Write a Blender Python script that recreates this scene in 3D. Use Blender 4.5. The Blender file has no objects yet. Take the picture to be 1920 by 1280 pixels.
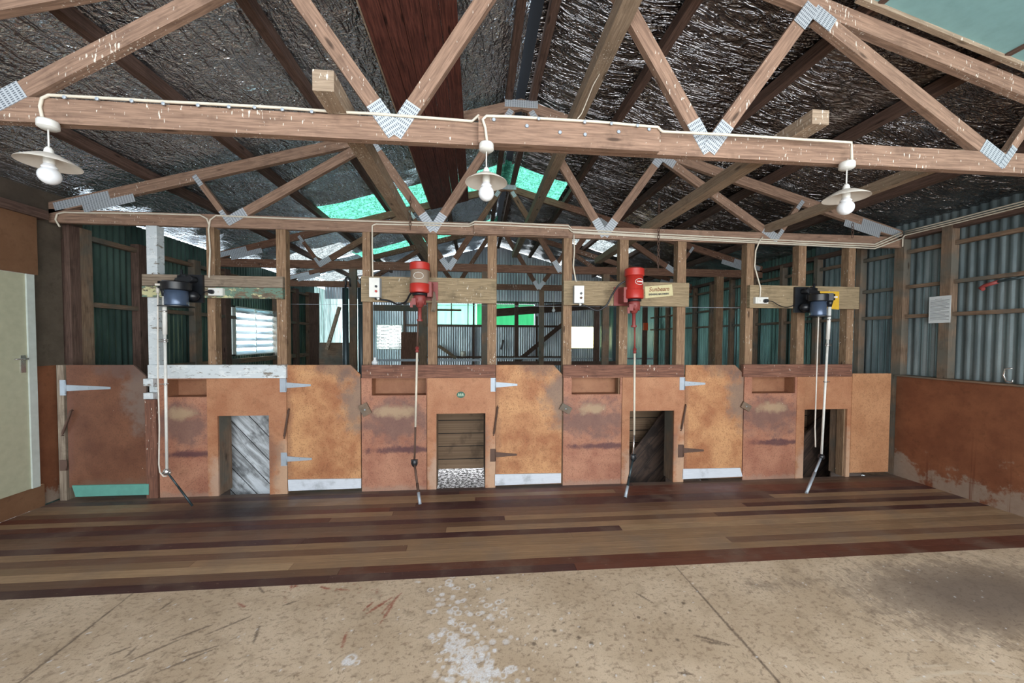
import bpy, math, random
import numpy as np
from mathutils import Vector, Matrix, noise as mnoise
random.seed(7)
rng = np.random.default_rng(7)
SC = bpy.context.scene
COL = SC.collection

# ------------------------------------------------------------------ camera
FPX, YAW, PITCH, ROLL, CAMD, CAMH, PCY = 717.0, .092, .0286, .0052, 3.974, 1.55, 656.1
fw = Vector((math.sin(YAW)*math.cos(PITCH), math.cos(YAW)*math.cos(PITCH), -math.sin(PITCH)))
r0 = Vector((math.cos(YAW), -math.sin(YAW), 0)); u0 = r0.cross(fw)
rt = r0*math.cos(ROLL)+u0*math.sin(ROLL); up = -r0*math.sin(ROLL)+u0*math.cos(ROLL)
cam = bpy.data.cameras.new('camera'); cam.sensor_width = 36; cam.lens = FPX/1920*36
cam.shift_y = (PCY-640)/1920; cam.clip_start = .02; cam.clip_end = 300
co = bpy.data.objects.new('camera', cam); COL.objects.link(co); SC.camera = co
M4 = Matrix((rt, up, -fw)).transposed().to_4x4(); M4.translation = (0, -CAMD, CAMH); co.matrix_world = M4

# ------------------------------------------------------------------ light
SC.view_settings.view_transform = 'Standard'; SC.view_settings.look = 'None'
SC.view_settings.gamma = 1; SC.view_settings.use_curve_mapping = False
SC.view_settings.exposure = 0.35
w = bpy.data.worlds.new('sky'); SC.world = w; w.use_nodes = True
bg = w.node_tree.nodes['Background']; bg.inputs[0].default_value = (.86, .95, 1, 1); bg.inputs[1].default_value = 3.2

def area(name, loc, size, size_y, rot, power, color=(1, 1, 1)):
    l = bpy.data.lights.new(name, 'AREA'); l.shape = 'RECTANGLE'; l.size = size; l.size_y = size_y
    l.energy = power; l.color = color
    o = bpy.data.objects.new(name, l); COL.objects.link(o); o.location = loc; o.rotation_euler = rot
    return o
H = math.pi/2
# daylight entering through the open front of the shed, behind the photographer
area('daylight_open_front', (1.6, -6.6, 1.9), 6, 2.6, (H, 0, 0), 175, (1, .97, .93))
# added lamp behind the camera on the right, for glints on the foil
area('daylight_side_door', (4.7, -4.9, 1.7), .9, 1.3, (0, H, 0), 45, (.93, .97, 1))
# daylight through the louvre window in the left wall and the far windows
area('daylight_louvre_left', (-4.35, 3.45, 1.68), 1.5, 1.2, (0, -H, 0), 95, (.85, .95, 1))
area('daylight_window_far_left', (-3.3, 11.3, 1.65), 1.2, 1.2, (-H, 0, 0), 130, (.93, .97, 1))
area('daylight_window_far_right', (4.2, 11.3, 1.65), 1.2, 1.2, (-H, 0, 0), 90, (1, .98, .9))
# added lamp under the raised floor, brightens the ground below the chute
area('daylight_under_floor', (.2, 3.4, -.35), 4, .4, (math.radians(55), 0, math.pi), 22, (1, 1, 1))
area('daylight_open_back_left', (-4.6, 9.0, 1.7), 3, 1.6, (0, -H, 0), 190, (.95, .98, 1))  # added lamp outside the back left wall, brightens the far iron

# ------------------------------------------------------------------ pixel -> world helper
CAMP = Vector((0, -CAMD, CAMH))
def ray(x, y): return fw+(x-960)/FPX*rt-(y-PCY)/FPX*up
def at(x, y, Y=0.0):
    d = ray(x, y); return CAMP+d*((Y-CAMP.y)/d.y)
def atX(x, y, X):
    d = ray(x, y); return CAMP+d*((X-CAMP.x)/d.x)
def rect(x0, y0, x1, y1, Y=0.0):
    ym, xm = (y0+y1)/2, (x0+x1)/2
    return at(x0, ym, Y).x, at(x1, ym, Y).x, at(xm, y1, Y).z, at(xm, y0, Y).z

# ------------------------------------------------------------------ mesh builder
class MB:
    def __init__(s): s.v = []; s.f = []; s.uv = []; s.sm = []
    def face(s, idx, uvs, smooth=False): s.f.append(idx); s.uv.append(uvs); s.sm.append(smooth)
    def hexa(s, p, long=0, off=None):
        # p: 8 corners, index = ix+2*iy+4*iz ; long axis index for the grain
        b = len(s.v); s.v += [tuple(q) for q in p]
        P = [Vector(q) for q in p]
        L = [(P[1]-P[0]).length, (P[2]-P[0]).length, (P[4]-P[0]).length]
        off = off or (random.uniform(0, 40), random.uniform(0, 40))
        for ax, sg in ((0, 0), (0, 1), (1, 0), (1, 1), (2, 0), (2, 1)):
            a, c = [k for k in range(3) if k != ax]
            q = []
            for (i, j) in ((0, 0), (1, 0), (1, 1), (0, 1)):
                k = [0, 0, 0]; k[ax] = sg; k[a] = i; k[c] = j; q.append(k)
            flip = (sg == 0) ^ (ax == 1)
            if flip: q = q[::-1]
            idx = [b+k[0]+2*k[1]+4*k[2] for k in q]
            if long == ax: g, t = a, c
            else:
                g = long; t = a if c == long else c
            uvs = [(k[g]*L[g]+off[0], k[t]*L[t]+off[1]+ax*.7) for k in q]
            s.face(idx, uvs)
    def box(s, x0, x1, y0, y1, z0, z1, long=None):
        d = (abs(x1-x0), abs(y1-y0), abs(z1-z0))
        if long is None: long = d.index(max(d))
        x0, x1 = min(x0, x1), max(x0, x1); y0, y1 = min(y0, y1), max(y0, y1); z0, z1 = min(z0, z1), max(z0, z1)
        s.hexa([(x, y, z) for z in (z0, z1) for y in (y0, y1) for x in (x0, x1)], long); return s
    def beam(s, p, q, wd, ht, upv=(0, 0, 1)):
        p, q = Vector(p), Vector(q); a = (q-p).normalized(); u = Vector(upv)
        sd = a.cross(u).normalized()*wd/2; u2 = sd.cross(a).normalized()*ht/2
        s.hexa([o+i*sd+j*u2 for j in (-1, 1) for i in (-1, 1) for o in (p, q)], 0); return s
    def prism(s, pts, y0, y1, uvn=True):
        n = len(pts); b = len(s.v)
        xs = [p[0] for p in pts]; zs = [p[1] for p in pts]
        X0, X1, Z0, Z1 = min(xs), max(xs), min(zs), max(zs)
        ar = sum(pts[i][0]*pts[(i+1) % n][1]-pts[(i+1) % n][0]*pts[i][1] for i in range(n))
        if ar < 0: pts = pts[::-1]
        for y in (y0, y1): s.v += [(p[0], y, p[1]) for p in pts]
        uv = [((p[0]-X0)/(X1-X0), (p[1]-Z0)/(Z1-Z0)) for p in pts]
        s.face([b+i for i in range(n)], uv)
        s.face([b+n+i for i in range(n)][::-1], uv[::-1])
        for i in range(n):
            j = (i+1) % n; s.face([b+i, b+n+i, b+n+j, b+j], [uv[i], uv[i], uv[j], uv[j]])
        return s
    def framed(s, x0, x1, z0, z1, hx0, hx1, hz0, hz1, y0, y1):
        """board x0..x1,z0..z1 with a rectangular hole (hz0==z0 leaves it open at the foot)"""
        X0, X1, Z0, Z1 = x0, x1, z0, z1
        for (a, b2, c, d) in ((x0, hx0, z0, z1), (hx1, x1, z0, z1), (hx0, hx1, hz1, z1), (hx0, hx1, z0, hz0)):
            if b2-a < 1e-4 or d-c < 1e-4: continue
            b = len(s.v)
            s.v += [(x, y, z) for z in (c, d) for y in (y0, y1) for x in (a, b2)]
            F = [(0, 1, 5, 4), (3, 2, 6, 7), (0, 4, 6, 2), (1, 3, 7, 5), (4, 5, 7, 6), (0, 2, 3, 1)]
            for f in F:
                s.face([b+i for i in f], [((s.v[b+i][0]-X0)/(X1-X0), (s.v[b+i][2]-Z0)/(Z1-Z0)) for i in f])
        return s
    def ring(s, c, ax, r, n, ref=None):
        ax = Vector(ax).normalized(); ref = ref or (Vector((0, 0, 1)) if abs(ax.z) < .9 else Vector((1, 0, 0)))
        a = ax.cross(ref).normalized(); b = ax.cross(a)
        k = len(s.v); c = Vector(c)
        for i in range(n):
            t = 2*math.pi*i/n; s.v.append(tuple(c+a*r*math.cos(t)+b*r*math.sin(t)))
        return k
    def lathe(s, c, prof, n=28, ax=(0, 0, 1), cap=True, smooth=True, flat=()):
        """prof: list of (offset along ax, radius)"""
        c = Vector(c); axv = Vector(ax).normalized(); brk = True
        pairs = []
        for m in range(len(prof)-1):
            a_ = s.ring(c+axv*prof[m][0], axv, max(prof[m][1], 1e-4), n) if m == 0 or brk else pairs[-1][1]
            b_ = s.ring(c+axv*prof[m+1][0], axv, max(prof[m+1][1], 1e-4), n)
            pairs.append((a_, b_))
            if m+2 < len(prof):
                d1 = Vector((prof[m+1][0]-prof[m][0], prof[m+1][1]-prof[m][1])); d2 = Vector((prof[m+2][0]-prof[m+1][0], prof[m+2][1]-prof[m+1][1]))
                brk = d1.length > 0 and d2.length > 0 and abs(d1.angle(d2)) > .7
        ks = [pairs[0][0], pairs[-1][1]]
        for m, (ka, kb) in enumerate(pairs):
            for i in range(n):
                j = (i+1) % n
                s.face([ka+i, ka+j, kb+j, kb+i], [(i/n, prof[m][0]), ((i+1)/n, prof[m][0]), ((i+1)/n, prof[m+1][0]), (i/n, prof[m+1][0])], smooth)
        if cap:
            s.face([ks[0]+i for i in range(n)][::-1], [(0, 0)]*n); s.face([ks[-1]+i for i in range(n)], [(0, 0)]*n)
        return s
    def cyl(s, p, q, r, r2=None, n=20):
        p, q = Vector(p), Vector(q); d = q-p; r2 = r if r2 is None else r2
        return s.lathe(p, [(0, r), (d.length, r2)], n, d)
    def tube(s, pts, r, n=10, closed=False):
        P = [Vector(p) for p in pts]; ks = []; N = len(P); ref = None
        for i in range(N):
            if closed: t = P[(i+1) % N]-P[i-1]
            else: t = P[min(i+1, N-1)]-P[max(i-1, 0)]
            t.normalize()
            if ref is None: ref = Vector((0, 0, 1)) if abs(t.z) < .8 else Vector((1, 0, 0))
            a = t.cross(ref).normalized(); b = t.cross(a).normalized(); ref = (a.cross(t)).normalized()
            k = len(s.v); ks.append(k)
            for j in range(n):
                th = 2*math.pi*j/n; s.v.append(tuple(P[i]+a*r*math.cos(th)+b*r*math.sin(th)))
        L = 0
        for m in range(N if closed else N-1):
            m2 = (m+1) % N
            for j in range(n):
                jj = (j+1) % n
                s.face([ks[m]+j, ks[m]+jj, ks[m2]+jj, ks[m2]+j], [(m*.05, j/n), (m*.05, (j+1)/n), ((m+1)*.05, (j+1)/n), ((m+1)*.05, j/n)], True)
        if not closed:
            s.face([ks[0]+i for i in range(n)][::-1], [(0, 0)]*n); s.face([ks[-1]+i for i in range(n)], [(0, 0)]*n)
        return s
    def sphere(s, c, r, n=20, m=12, sc=(1, 1, 1)):
        k0 = len(s.v)
        for i in range(m+1):
            ph = math.pi*i/m
            for j in range(n):
                th = 2*math.pi*j/n
                s.v.append((c[0]+r*sc[0]*math.sin(ph)*math.cos(th), c[1]+r*sc[1]*math.sin(ph)*math.sin(th), c[2]-r*sc[2]*math.cos(ph)))
        for i in range(m):
            for j in range(n):
                jj = (j+1) % n
                s.face([k0+i*n+j, k0+i*n+jj, k0+(i+1)*n+jj, k0+(i+1)*n+j], [(j/n, i/m)]*4, True)
        return s

def build(name, mb, mat, parent=None, loc=None):
    """link ONE mesh object; geometry is given in world coordinates and re-based on its own origin"""
    v = np.array(mb.v, dtype=float)
    if parent is not None:
        o = parent
        base = Vector((0, 0, 0)); q = parent
        while q is not None: base += Vector(q.location); q = q.parent
    else:
        base = Vector(loc) if loc is not None else Vector(((v[:, 0].min()+v[:, 0].max())/2, (v[:, 1].min()+v[:, 1].max())/2, v[:, 2].min()))
    v = v-np.array(base)
    me = bpy.data.meshes.new(name); me.from_pydata(v.tolist(), [], mb.f)
    uvl = me.uv_layers.new(name='UVMap')
    flat = [c for f in mb.uv for uv in f for c in uv]
    uvl.data.foreach_set('uv', flat)
    me.polygons.foreach_set('use_smooth', mb.sm)
    me.materials.append(mat); me.update()
    ob = bpy.data.objects.new(name, me); COL.objects.link(ob)
    if parent is not None: ob.parent = parent
    else: ob.location = base
    return ob
def tag(o, label, cat, group=None, kind=None):
    if label: o['label'] = label
    if cat: o['category'] = cat
    if group: o['group'] = group
    if kind: o['kind'] = kind
    return o
def struct(name, mb, mat, parent=None):
    o = build(name, mb, mat, parent)
    if parent is None: o['kind'] = 'structure'
    return o
def thing(name, loc, label, cat, group=None):
    o = bpy.data.objects.new(name, None); COL.objects.link(o); o.location = loc; o.empty_display_size = .1
    return tag(o, label, cat, group)
def dup(root, loc, label, group=None):
    def cp(o, par):
        c = o.copy(); COL.objects.link(c); c.parent = par
        for ch in [k for k in COL.objects if k.parent == o]: cp(ch, c)
        return c
    r = cp(root, None); r.location = loc; r['label'] = label
    if group: r['group'] = group
    return r

# ------------------------------------------------------------------ node helpers
class NT:
    def __init__(s, name):
        s.m = bpy.data.materials.new(name); s.m.use_nodes = True; s.t = s.m.node_tree
        s.bsdf = s.t.nodes['Principled BSDF']; s.out = s.t.nodes['Material Output']
    def _set(s, sock, v):
        if isinstance(v, bpy.types.NodeSocket): s.t.links.new(v, sock)
        elif isinstance(v, (tuple, list)) and len(v) == 3 and sock.type == 'RGBA': sock.default_value = (*v, 1)
        else: sock.default_value = v
    def n(s, ty, **k):
        nd = s.t.nodes.new(ty)
        for a, b in k.items(): setattr(nd, a, b)
        return nd
    def math(s, op, a, b=0.0, c=0.0, clamp=False):
        nd = s.n('ShaderNodeMath', operation=op, use_clamp=clamp)
        s._set(nd.inputs[0], a); s._set(nd.inputs[1], b); s._set(nd.inputs[2], c); return nd.outputs[0]
    def mix(s, f, a, b, mode='MIX'):
        nd = s.n('ShaderNodeMix', data_type='RGBA', blend_type=mode); nd.clamp_factor = True
        s._set(nd.inputs[0], f); s._set(nd.inputs[6], a); s._set(nd.inputs[7], b); return nd.outputs[2]
    def uv(s): return s.n('ShaderNodeUVMap').outputs[0]
    def pos(s): return s.n('ShaderNodeNewGeometry').outputs['Position']
    def map(s, v, scale=(1, 1, 1), loc=(0, 0, 0), rot=(0, 0, 0)):
        nd = s.n('ShaderNodeMapping'); s._set(nd.inputs[0], v); nd.inputs[1].default_value = loc
        nd.inputs[2].default_value = rot; nd.inputs[3].default_value = scale; return nd.outputs[0]
    def noise(s, v, scale=5, detail=4, rough=.55, dist=0):
        nd = s.n('ShaderNodeTexNoise'); s._set(nd.inputs['Vector'], v); nd.inputs['Scale'].default_value = scale
        nd.inputs['Detail'].default_value = detail; nd.inputs['Roughness'].default_value = rough; nd.inputs['Distortion'].default_value = dist
        return nd.outputs[0]
    def vor(s, v, scale=5, feat='F1', out=0, rand=1):
        nd = s.n('ShaderNodeTexVoronoi', feature=feat); s._set(nd.inputs['Vector'], v); nd.inputs['Scale'].default_value = scale
        nd.inputs['Randomness'].default_value = rand
        return nd.outputs[out]
    def rng(s, v, a, b, c=0.0, d=1.0, smooth=True):
        nd = s.n('ShaderNodeMapRange', interpolation_type='SMOOTHSTEP' if smooth else 'LINEAR'); nd.clamp = True if not smooth else True
        s._set(nd.inputs[0], v); nd.inputs[1].default_value = a; nd.inputs[2].default_value = b
        nd.inputs[3].default_value = c; nd.inputs[4].default_value = d; return nd.outputs[0]
    def sep(s, v):
        nd = s.n('ShaderNodeSeparateXYZ'); s._set(nd.inputs[0], v); return nd.outputs
    def bump(s, h, strength=.3, dist=.01):
        nd = s.n('ShaderNodeBump'); s._set(nd.inputs['Height'], h); nd.inputs['Strength'].default_value = strength
        nd.inputs['Distance'].default_value = dist; s.t.links.new(nd.outputs[0], s.bsdf.inputs['Normal'])
    def set(s, **k):
        names = {'base': 'Base Color', 'rough': 'Roughness', 'metal': 'Metallic', 'spec': 'Specular IOR Level', 'trans': 'Transmission Weight', 'alpha': 'Alpha', 'ecol': 'Emission Color', 'estr': 'Emission Strength', 'coat': 'Coat Weight'}
        for a, b in k.items(): s._set(s.bsdf.inputs[names[a]], b)
        return s
    def ell(s, uv, cx, cy, rx, ry, nz=None):
        """soft elliptical patch in panel UVs"""
        v = s.map(uv, scale=(1/rx, 1/ry, 0), loc=(-cx/rx, -cy/ry, 0))
        nd = s.n('ShaderNodeVectorMath', operation='LENGTH'); s._set(nd.inputs[0], v)
        d = nd.outputs['Value']
        if nz is not None: d = s.math('ADD', d, s.math('MULTIPLY', s.math('SUBTRACT', nz, .5), 2.4))
        return s.rng(d, .35, 1.15, 1, 0)
def simple(name, col, rough=.5, metal=0, **k):
    m = NT(name); p = m.pos(); n = m.noise(p, 18, 3)
    c2 = tuple(c*.72 for c in col)
    m.set(base=m.mix(n, c2, col), rough=rough, metal=metal, **k); return m.m

def wood(name, dark, light, spots=0.0, rough=.75, knots=True, grey=None, grime=0.35):
    m = NT(name); uv = m.uv(); p = m.pos()
    g = m.noise(m.map(uv, scale=(2.2, 38, 1)), 2.2, 5, .6, .6)
    g2 = m.noise(m.map(uv, scale=(6, 160, 1)), 2, 3, .6)
    c = m.mix(m.rng(g, .3, .72), dark, light)
    c = m.mix(m.math('MULTIPLY', m.rng(g2, .45, .75), .35), c, tuple(x*.55 for x in dark))
    if grey: c = m.mix(m.rng(m.noise(p, 2.3, 4), .42, .62), c, grey)
    if grime: c = m.mix(m.math('MULTIPLY', m.rng(m.noise(p, 6, 5, .65), .5, .72), grime), c, tuple(x*.35 for x in dark))
    if knots:
        v = m.vor(m.map(uv, scale=(2.3, 9, 1)), 1, 'F1', 0)
        c = m.mix(m.rng(v, .05, .13, .85, 0), c, tuple(x*.28 for x in dark))
    if spots:
        s1 = m.noise(m.map(p, scale=(95, 95, 24)), 1, 2, .5)
        s2 = m.noise(m.map(p, scale=(1.6, 1.6, 1.6), loc=(3.3, 1, 2)), 1, 2)
        th = m.math('ADD', s1, m.math('MULTIPLY', m.math('SUBTRACT', s2, .5), .45))
        c = m.mix(m.math('MULTIPLY', m.rng(th, .74-.06*spots, .78-.06*spots), .85), c, (.72, .68, .6))
    m.bump(g, .25, .004); m.set(base=c, rough=rough, spec=.25); return m.m

def ply(name, a, b, dark=(.09, .045, .04), kind='plain', speck=.6):
    m = NT(name); uv = m.uv(); p = m.pos()
    n1 = m.noise(p, 3.1, 6, .65); n2 = m.noise(p, 14, 5, .7); n3 = m.noise(p, 85, 3, .7)
    c = m.mix(m.rng(n1, .33, .68), a, b)
    c = m.mix(m.math('MULTIPLY', m.rng(n3, .5, .68), speck), c, tuple(x*.45 for x in a))
    c = m.mix(m.math('MULTIPLY', m.rng(n2, .52, .75), .45), c, tuple(x*.55 for x in a))
    if kind == 'gate':
        nz = m.noise(p, 7, 5, .7)
        c = m.mix(m.math('MULTIPLY', m.ell(uv, .98, .72, .3, .3, nz), .75), c, (.17, .13, .11))
        c = m.mix(m.math('MULTIPLY', m.ell(uv, .8, 1.0, .55, .12, nz), .6), c, (.12, .08, .07))
        c = m.mix(m.math('MULTIPLY', m.ell(uv, .5, .0, .9, .07, nz), .6), c, (.16, .09, .06))
        c = m.mix(m.math('MULTIPLY', m.ell(uv, .0, .45, .08, .6, nz), .4), c, (.16, .07, .05))
    if kind == 'fixed':
        nz = m.noise(p, 7, 5, .7)
        c = m.mix(m.math('MULTIPLY', m.ell(uv, .5, .62, .75, .22, nz), .7), c, (.12, .075, .07))
        c = m.mix(m.math('MULTIPLY', m.ell(uv, .5, .70, .33, .06, nz), .6), c, (.45, .33, .2))
        c = m.mix(m.math('MULTIPLY', m.ell(uv, .75, .36, .8, .035, nz), .75), c, (.045, .02, .035))
        c = m.mix(m.math('MULTIPLY', m.ell(uv, .5, .0, .9, .05, nz), .5), c, (.3, .22, .17))
    if kind == 'port':
        nz = m.noise(p, 7, 5, .7)
        c = m.mix(m.math('MULTIPLY', m.ell(uv, .97, .12, .16, .4, nz), .6), c, (.5, .36, .25))
        c = m.mix(m.math('MULTIPLY', m.ell(uv, .15, .1, .16, .3, nz), .5), c, (.48, .38, .3))
        c = m.mix(m.math('MULTIPLY', m.ell(uv, .75, .35, .2, .25, nz), .5), c, (.12, .06, .05))
    if kind == 'dado':
        z = m.sep(p)[2]; zz = m.math('ADD', z, m.math('MULTIPLY', m.math('SUBTRACT', m.noise(m.map(p, scale=(1, 1.2, 1.2)), 2.2, 6, .7), .5), 1.5))
        wpt = m.mix(n2, (.22, .16, .12), (.36, .29, .23))
        c = m.mix(m.math('MULTIPLY', m.rng(zz, .1, .22, 1, 0), .85), c, wpt)
        s = m.noise(m.map(p, scale=(1, 14, .4)), 1.3, 3)
        low = m.rng(z, .1, .8, 1, 0)
        c = m.mix(m.math('MULTIPLY', m.rng(s, .62, .68), m.math('MULTIPLY', low, .7)), c, (.13, .04, .02))
    # flecks of lime wash
    fl = m.noise(m.map(p, scale=(70, 70, 30)), 1, 2)
    c = m.mix(m.rng(fl, .79, .82), c, (.65, .6, .52))
    m.bump(n3, .12, .002); m.set(base=c, rough=.62, spec=.3); return m.m

def corrug(name, a, b, metal=.55, rough=.42):
    m = NT(name); p = m.pos()
    n = m.noise(m.map(p, scale=(1.2, 1.2, .35)), 2, 5, .6); n2 = m.noise(p, 90, 2); n3 = m.noise(m.map(p, scale=(18, 18, 1.2)), 1, 4)
    c = m.mix(m.rng(n, .35, .65), a, b); c = m.mix(m.math('MULTIPLY', m.rng(n3, .55, .7), .5), c, tuple(x*.5 for x in a))
    c = m.mix(m.math('MULTIPLY', n2, .3), c, tuple(x*.6 for x in a))
    m.set(base=c, rough=rough, metal=metal); return m.m

def foil(name, tint=(.74, .83, .94), right=False):
    m = NT(name); p = m.pos()
    wv = m.noise(p, 1.4, 3, .5)
    if not right:
        f = m.noise(m.map(p, scale=(6.5, 2.2, 1), rot=(0, 0, .12)), 2.0, 3, .5, .6)
        f2 = m.noise(m.map(p, scale=(9, 13, 1)), 2, 2, .5)
    else:
        f = m.noise(m.map(p, scale=(1.5, 5.5, 1), rot=(0, 0, .5)), 1.8, 3, .5, 1.8)
        f2 = m.noise(m.map(p, scale=(4, 9, 1)), 2, 2, .5, 1.0)
    def crease(n, pw): return m.math('POWER', m.math('SUBTRACT', 1.0, m.math('MULTIPLY', m.math('ABSOLUTE', m.math('SUBTRACT', n, .5)), 3.2), clamp=True), pw)
    h = m.math('ADD', m.math('ADD', m.math('MULTIPLY', crease(f, 2.0), .8), m.math('MULTIPLY', crease(f2, 2.0), .35)), m.math('MULTIPLY', wv, 5.0))
    # chicken wire under the foil
    v = m.map(p, scale=(1, .8, .01))
    net = m.vor(v, 21, 'DISTANCE_TO_EDGE', 0, .25)
    line = m.rng(net, .01, .035, 1, 0)
    dirt = m.rng(m.noise(p, 1.1, 5, .6), .55, .75)
    c = m.mix(m.math('MULTIPLY', dirt, .75), tint, (.10, .085, .075) if not right else (.16, .105, .07))
    c = m.mix(m.math('MULTIPLY', line, .2), c, (.6, .57, .5))
    m.bump(h, 1.0, .022 if not right else .03)
    m.set(base=c, metal=m.rng(dirt, 0, 1, .95, .6), rough=m.rng(dirt, 0, 1, .1, .42)); return m.m

def translucent(name, col, k=1.0, lines=(.05, .2, .15), clean=False):
    m = NT(name); p = m.pos()
    net = m.vor(m.map(p, scale=(1, .8, .01)), 17, 'DISTANCE_TO_EDGE', 0, .45)
    line = m.rng(net, .01, .05, 1, 0); n = m.noise(m.map(p, scale=(6, 30, 1)), 1.5, 4, .6)
    c = m.mix(m.rng(n, .35, .65), tuple(x*.45 for x in col), col); c = m.mix(m.rng(m.noise(m.map(p, scale=(60, 22, 1)), 1, 3, .7), .48, .62), c, tuple(x*.22 for x in col)); c = m.mix(m.math('MULTIPLY', line, .7), c, lines)
    if clean: c = m.mix(m.rng(n, .3, .7), tuple(x*.85 for x in col), col)
    t = m.n('ShaderNodeBsdfTranslucent'); m._set(t.inputs[0], c); d = m.n('ShaderNodeBsdfGlossy'); d.inputs['Roughness'].default_value = .3
    m._set(d.inputs[0], tuple(x*.4 for x in col))
    x = m.n('ShaderNodeMixShader'); x.inputs[0].default_value = .12
    m.t.links.new(t.outputs[0], x.inputs[1]); m.t.links.new(d.outputs[0], x.inputs[2]); m.t.links.new(x.outputs[0], m.out.inputs[0])
    return m.m

def nail_mat():
    m = NT('pressed_nail_plate'); uv = m.uv()
    v = m.map(uv, scale=(1, 1, 1)); sx = m.sep(v)
    fx = m.math('FRACT', m.math('MULTIPLY', sx[0], 42)); fy = m.math('FRACT', m.math('MULTIPLY', sx[1], 95))
    a = m.math('LESS_THAN', m.math('ABSOLUTE', m.math('SUBTRACT', fx, .5)), .3)
    b = m.math('LESS_THAN', m.math('ABSOLUTE', m.math('SUBTRACT', fy, .5)), .22)
    h = m.math('MULTIPLY', a, b)
    m.set(base=m.mix(h, (.52, .56, .6), (.1, .12, .15)), metal=.35, rough=.45); return m.m

M = {}
M['truss'] = wood('pine_truss_timber', (.19, .118, .085), (.35, .225, .16), spots=.75)
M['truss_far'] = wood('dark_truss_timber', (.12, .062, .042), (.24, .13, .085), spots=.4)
M['purlin'] = wood('purlin_timber', (.075, .045, .036), (.16, .10, .078))
M['stud'] = wood('treated_pine_stud', (.17, .10, .06), (.33, .215, .13), spots=.5)
M['stud_grey'] = wood('weathered_wall_timber', (.14, .09, .06), (.28, .19, .13), grey=(.13, .12, .1))
M['oldwhite'] = wood('white_washed_timber', (.42, .44, .42), (.62, .65, .64), knots=False, grime=.8)
M['binder'] = wood('weathered_binder_timber', (.23, .17, .12), (.38, .29, .21), spots=1.0)
M['board'] = wood('treated_machine_board', (.20, .15, .09), (.36, .275, .17), spots=.3, grime=.5)
M['oldboard'] = wood('weathered_grey_board', (.16, .12, .09), (.3, .24, .18), grime=.6)
M['_gb'] = wood('peeling_green_painted_board', (.12, .13, .09), (.45, .46, .3), grime=.8, grey=(.3, .34, .22))
def peel(name, paints, wd, sc=9, th=.5):
    m = NT(name); p = m.pos(); uv = m.uv()
    g = m.noise(m.map(uv, scale=(2.2, 38, 1)), 2.2, 5, .6, .6); base = m.mix(m.rng(g, .35, .7), tuple(x*.5 for x in wd), wd)
    a = m.noise(m.map(p, scale=(1, 1, 2.2)), sc, 6, .72); b = m.noise(m.map(p, scale=(1, 1, 2), loc=(3, 3, 3)), sc*.7, 6, .7)
    c = m.mix(m.rng(a, th-.02, th+.02), paints[0], base); c = m.mix(m.rng(b, .54, .57), c, paints[1])
    c = m.mix(m.math('MULTIPLY', m.rng(m.noise(m.map(p, scale=(1, 1, 2.5)), 15, 5, .75), .57, .66), .55), c, (.03, .03, .025))
    m.bump(a, .3, .003); m.set(base=c, rough=.7); return m.m
M['greenboard'] = peel('peeling_green_and_cream_paint', ((.12, .2, .15), (.52, .5, .28)), (.2, .15, .1))
M['oldwhite'] = peel('worn_white_painted_timber', ((.56, .61, .64), (.66, .7, .72)), (.3, .27, .23), 7, .6)
M['rail'] = wood('red_brown_rail_timber', (.12, .055, .04), (.25, .12, .08), spots=.5)
M['redlining'] = wood('dark_red_lining_boards', (.05, .017, .014), (.16, .055, .04), rough=.55)
M['gate'] = ply('worn_orange_gate_ply', (.33, .135, .062), (.53, .285, .135), kind='gate')
M['gate_dark'] = ply('shaded_brown_gate_ply', (.12, .048, .028), (.18, .078, .044), kind='gate', speck=.35)  # gate ply darkened; the dim left corner is put into its colour
M['fixed'] = ply('worn_fixed_panel_ply', (.30, .125, .08), (.42, .205, .13), kind='fixed')
M['port'] = ply('worn_port_panel_ply', (.34, .145, .075), (.44, .22, .12), kind='port', speck=.45)
M['plain'] = ply('plain_orange_ply', (.38, .18, .09), (.48, .25, .13))
M['recess'] = ply('recess_ply', (.25, .11, .06), (.34, .165, .09), speck=.2)  # panel ply with the shade inside the recess put into its colour
M['dado'] = ply('red_brown_dado_lining', (.165, .06, .03), (.235, .092, .045), kind='dado', speck=.15)
M['brownlining'] = ply('brown_painted_lining', (.17, .085, .045), (.21, .11, .06), speck=.1)
M['greylining'] = ply('dark_grey_brown_lining', (.075, .058, .044), (.12, .095, .072), speck=.1)
M['corr'] = corrug('corrugated_iron', (.12, .165, .18), (.27, .33, .345))
M['corr_green'] = corrug('corrugated_iron_green', (.075, .13, .118), (.18, .29, .26), metal=.7, rough=.3)  # galvanised iron with green daylight put into its base colour
M['corr_far'] = corrug('corrugated_iron_far', (.42, .46, .52), (.72, .76, .82), metal=.5, rough=.35)
M['foil'] = foil('silver_foil_sarking')
M['foil_r'] = foil('crumpled_foil_sarking', (.25, .24, .25), right=True)
M['green_sheet'] = translucent('green_translucent_sheet', (.16, .62, .42))
M['clear_sheet'] = translucent('clear_translucent_sheet', (.42, .44, .43), lines=(.1, .1, .1))
M['nail'] = nail_mat()
M['galv'] = simple('galvanised_steel', (.42, .48, .55), .5, .3)
M['rust'] = simple('rusty_steel', (.13, .075, .055), .7, .3)
M['dark_steel'] = simple('dark_pipe_steel', (.05, .075, .085), .4, .5)
M['chrome'] = simple('bright_steel', (.75, .75, .74), .25, .9)
M['white'] = simple('white_plastic', (.82, .82, .78), .4)
M['dirty_white'] = simple('dirty_white_enamel', (.75, .7, .63), .45)
M['bulb'] = simple('opal_bulb', (.85, .88, .92), .12)
M['cable'] = simple('white_cable', (.72, .66, .55), .6)
M['black'] = simple('black_plastic', (.012, .014, .018), .35)
M['blueg'] = simple('slate_blue_enamel', (.09, .13, .21), .25, .3)
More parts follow.
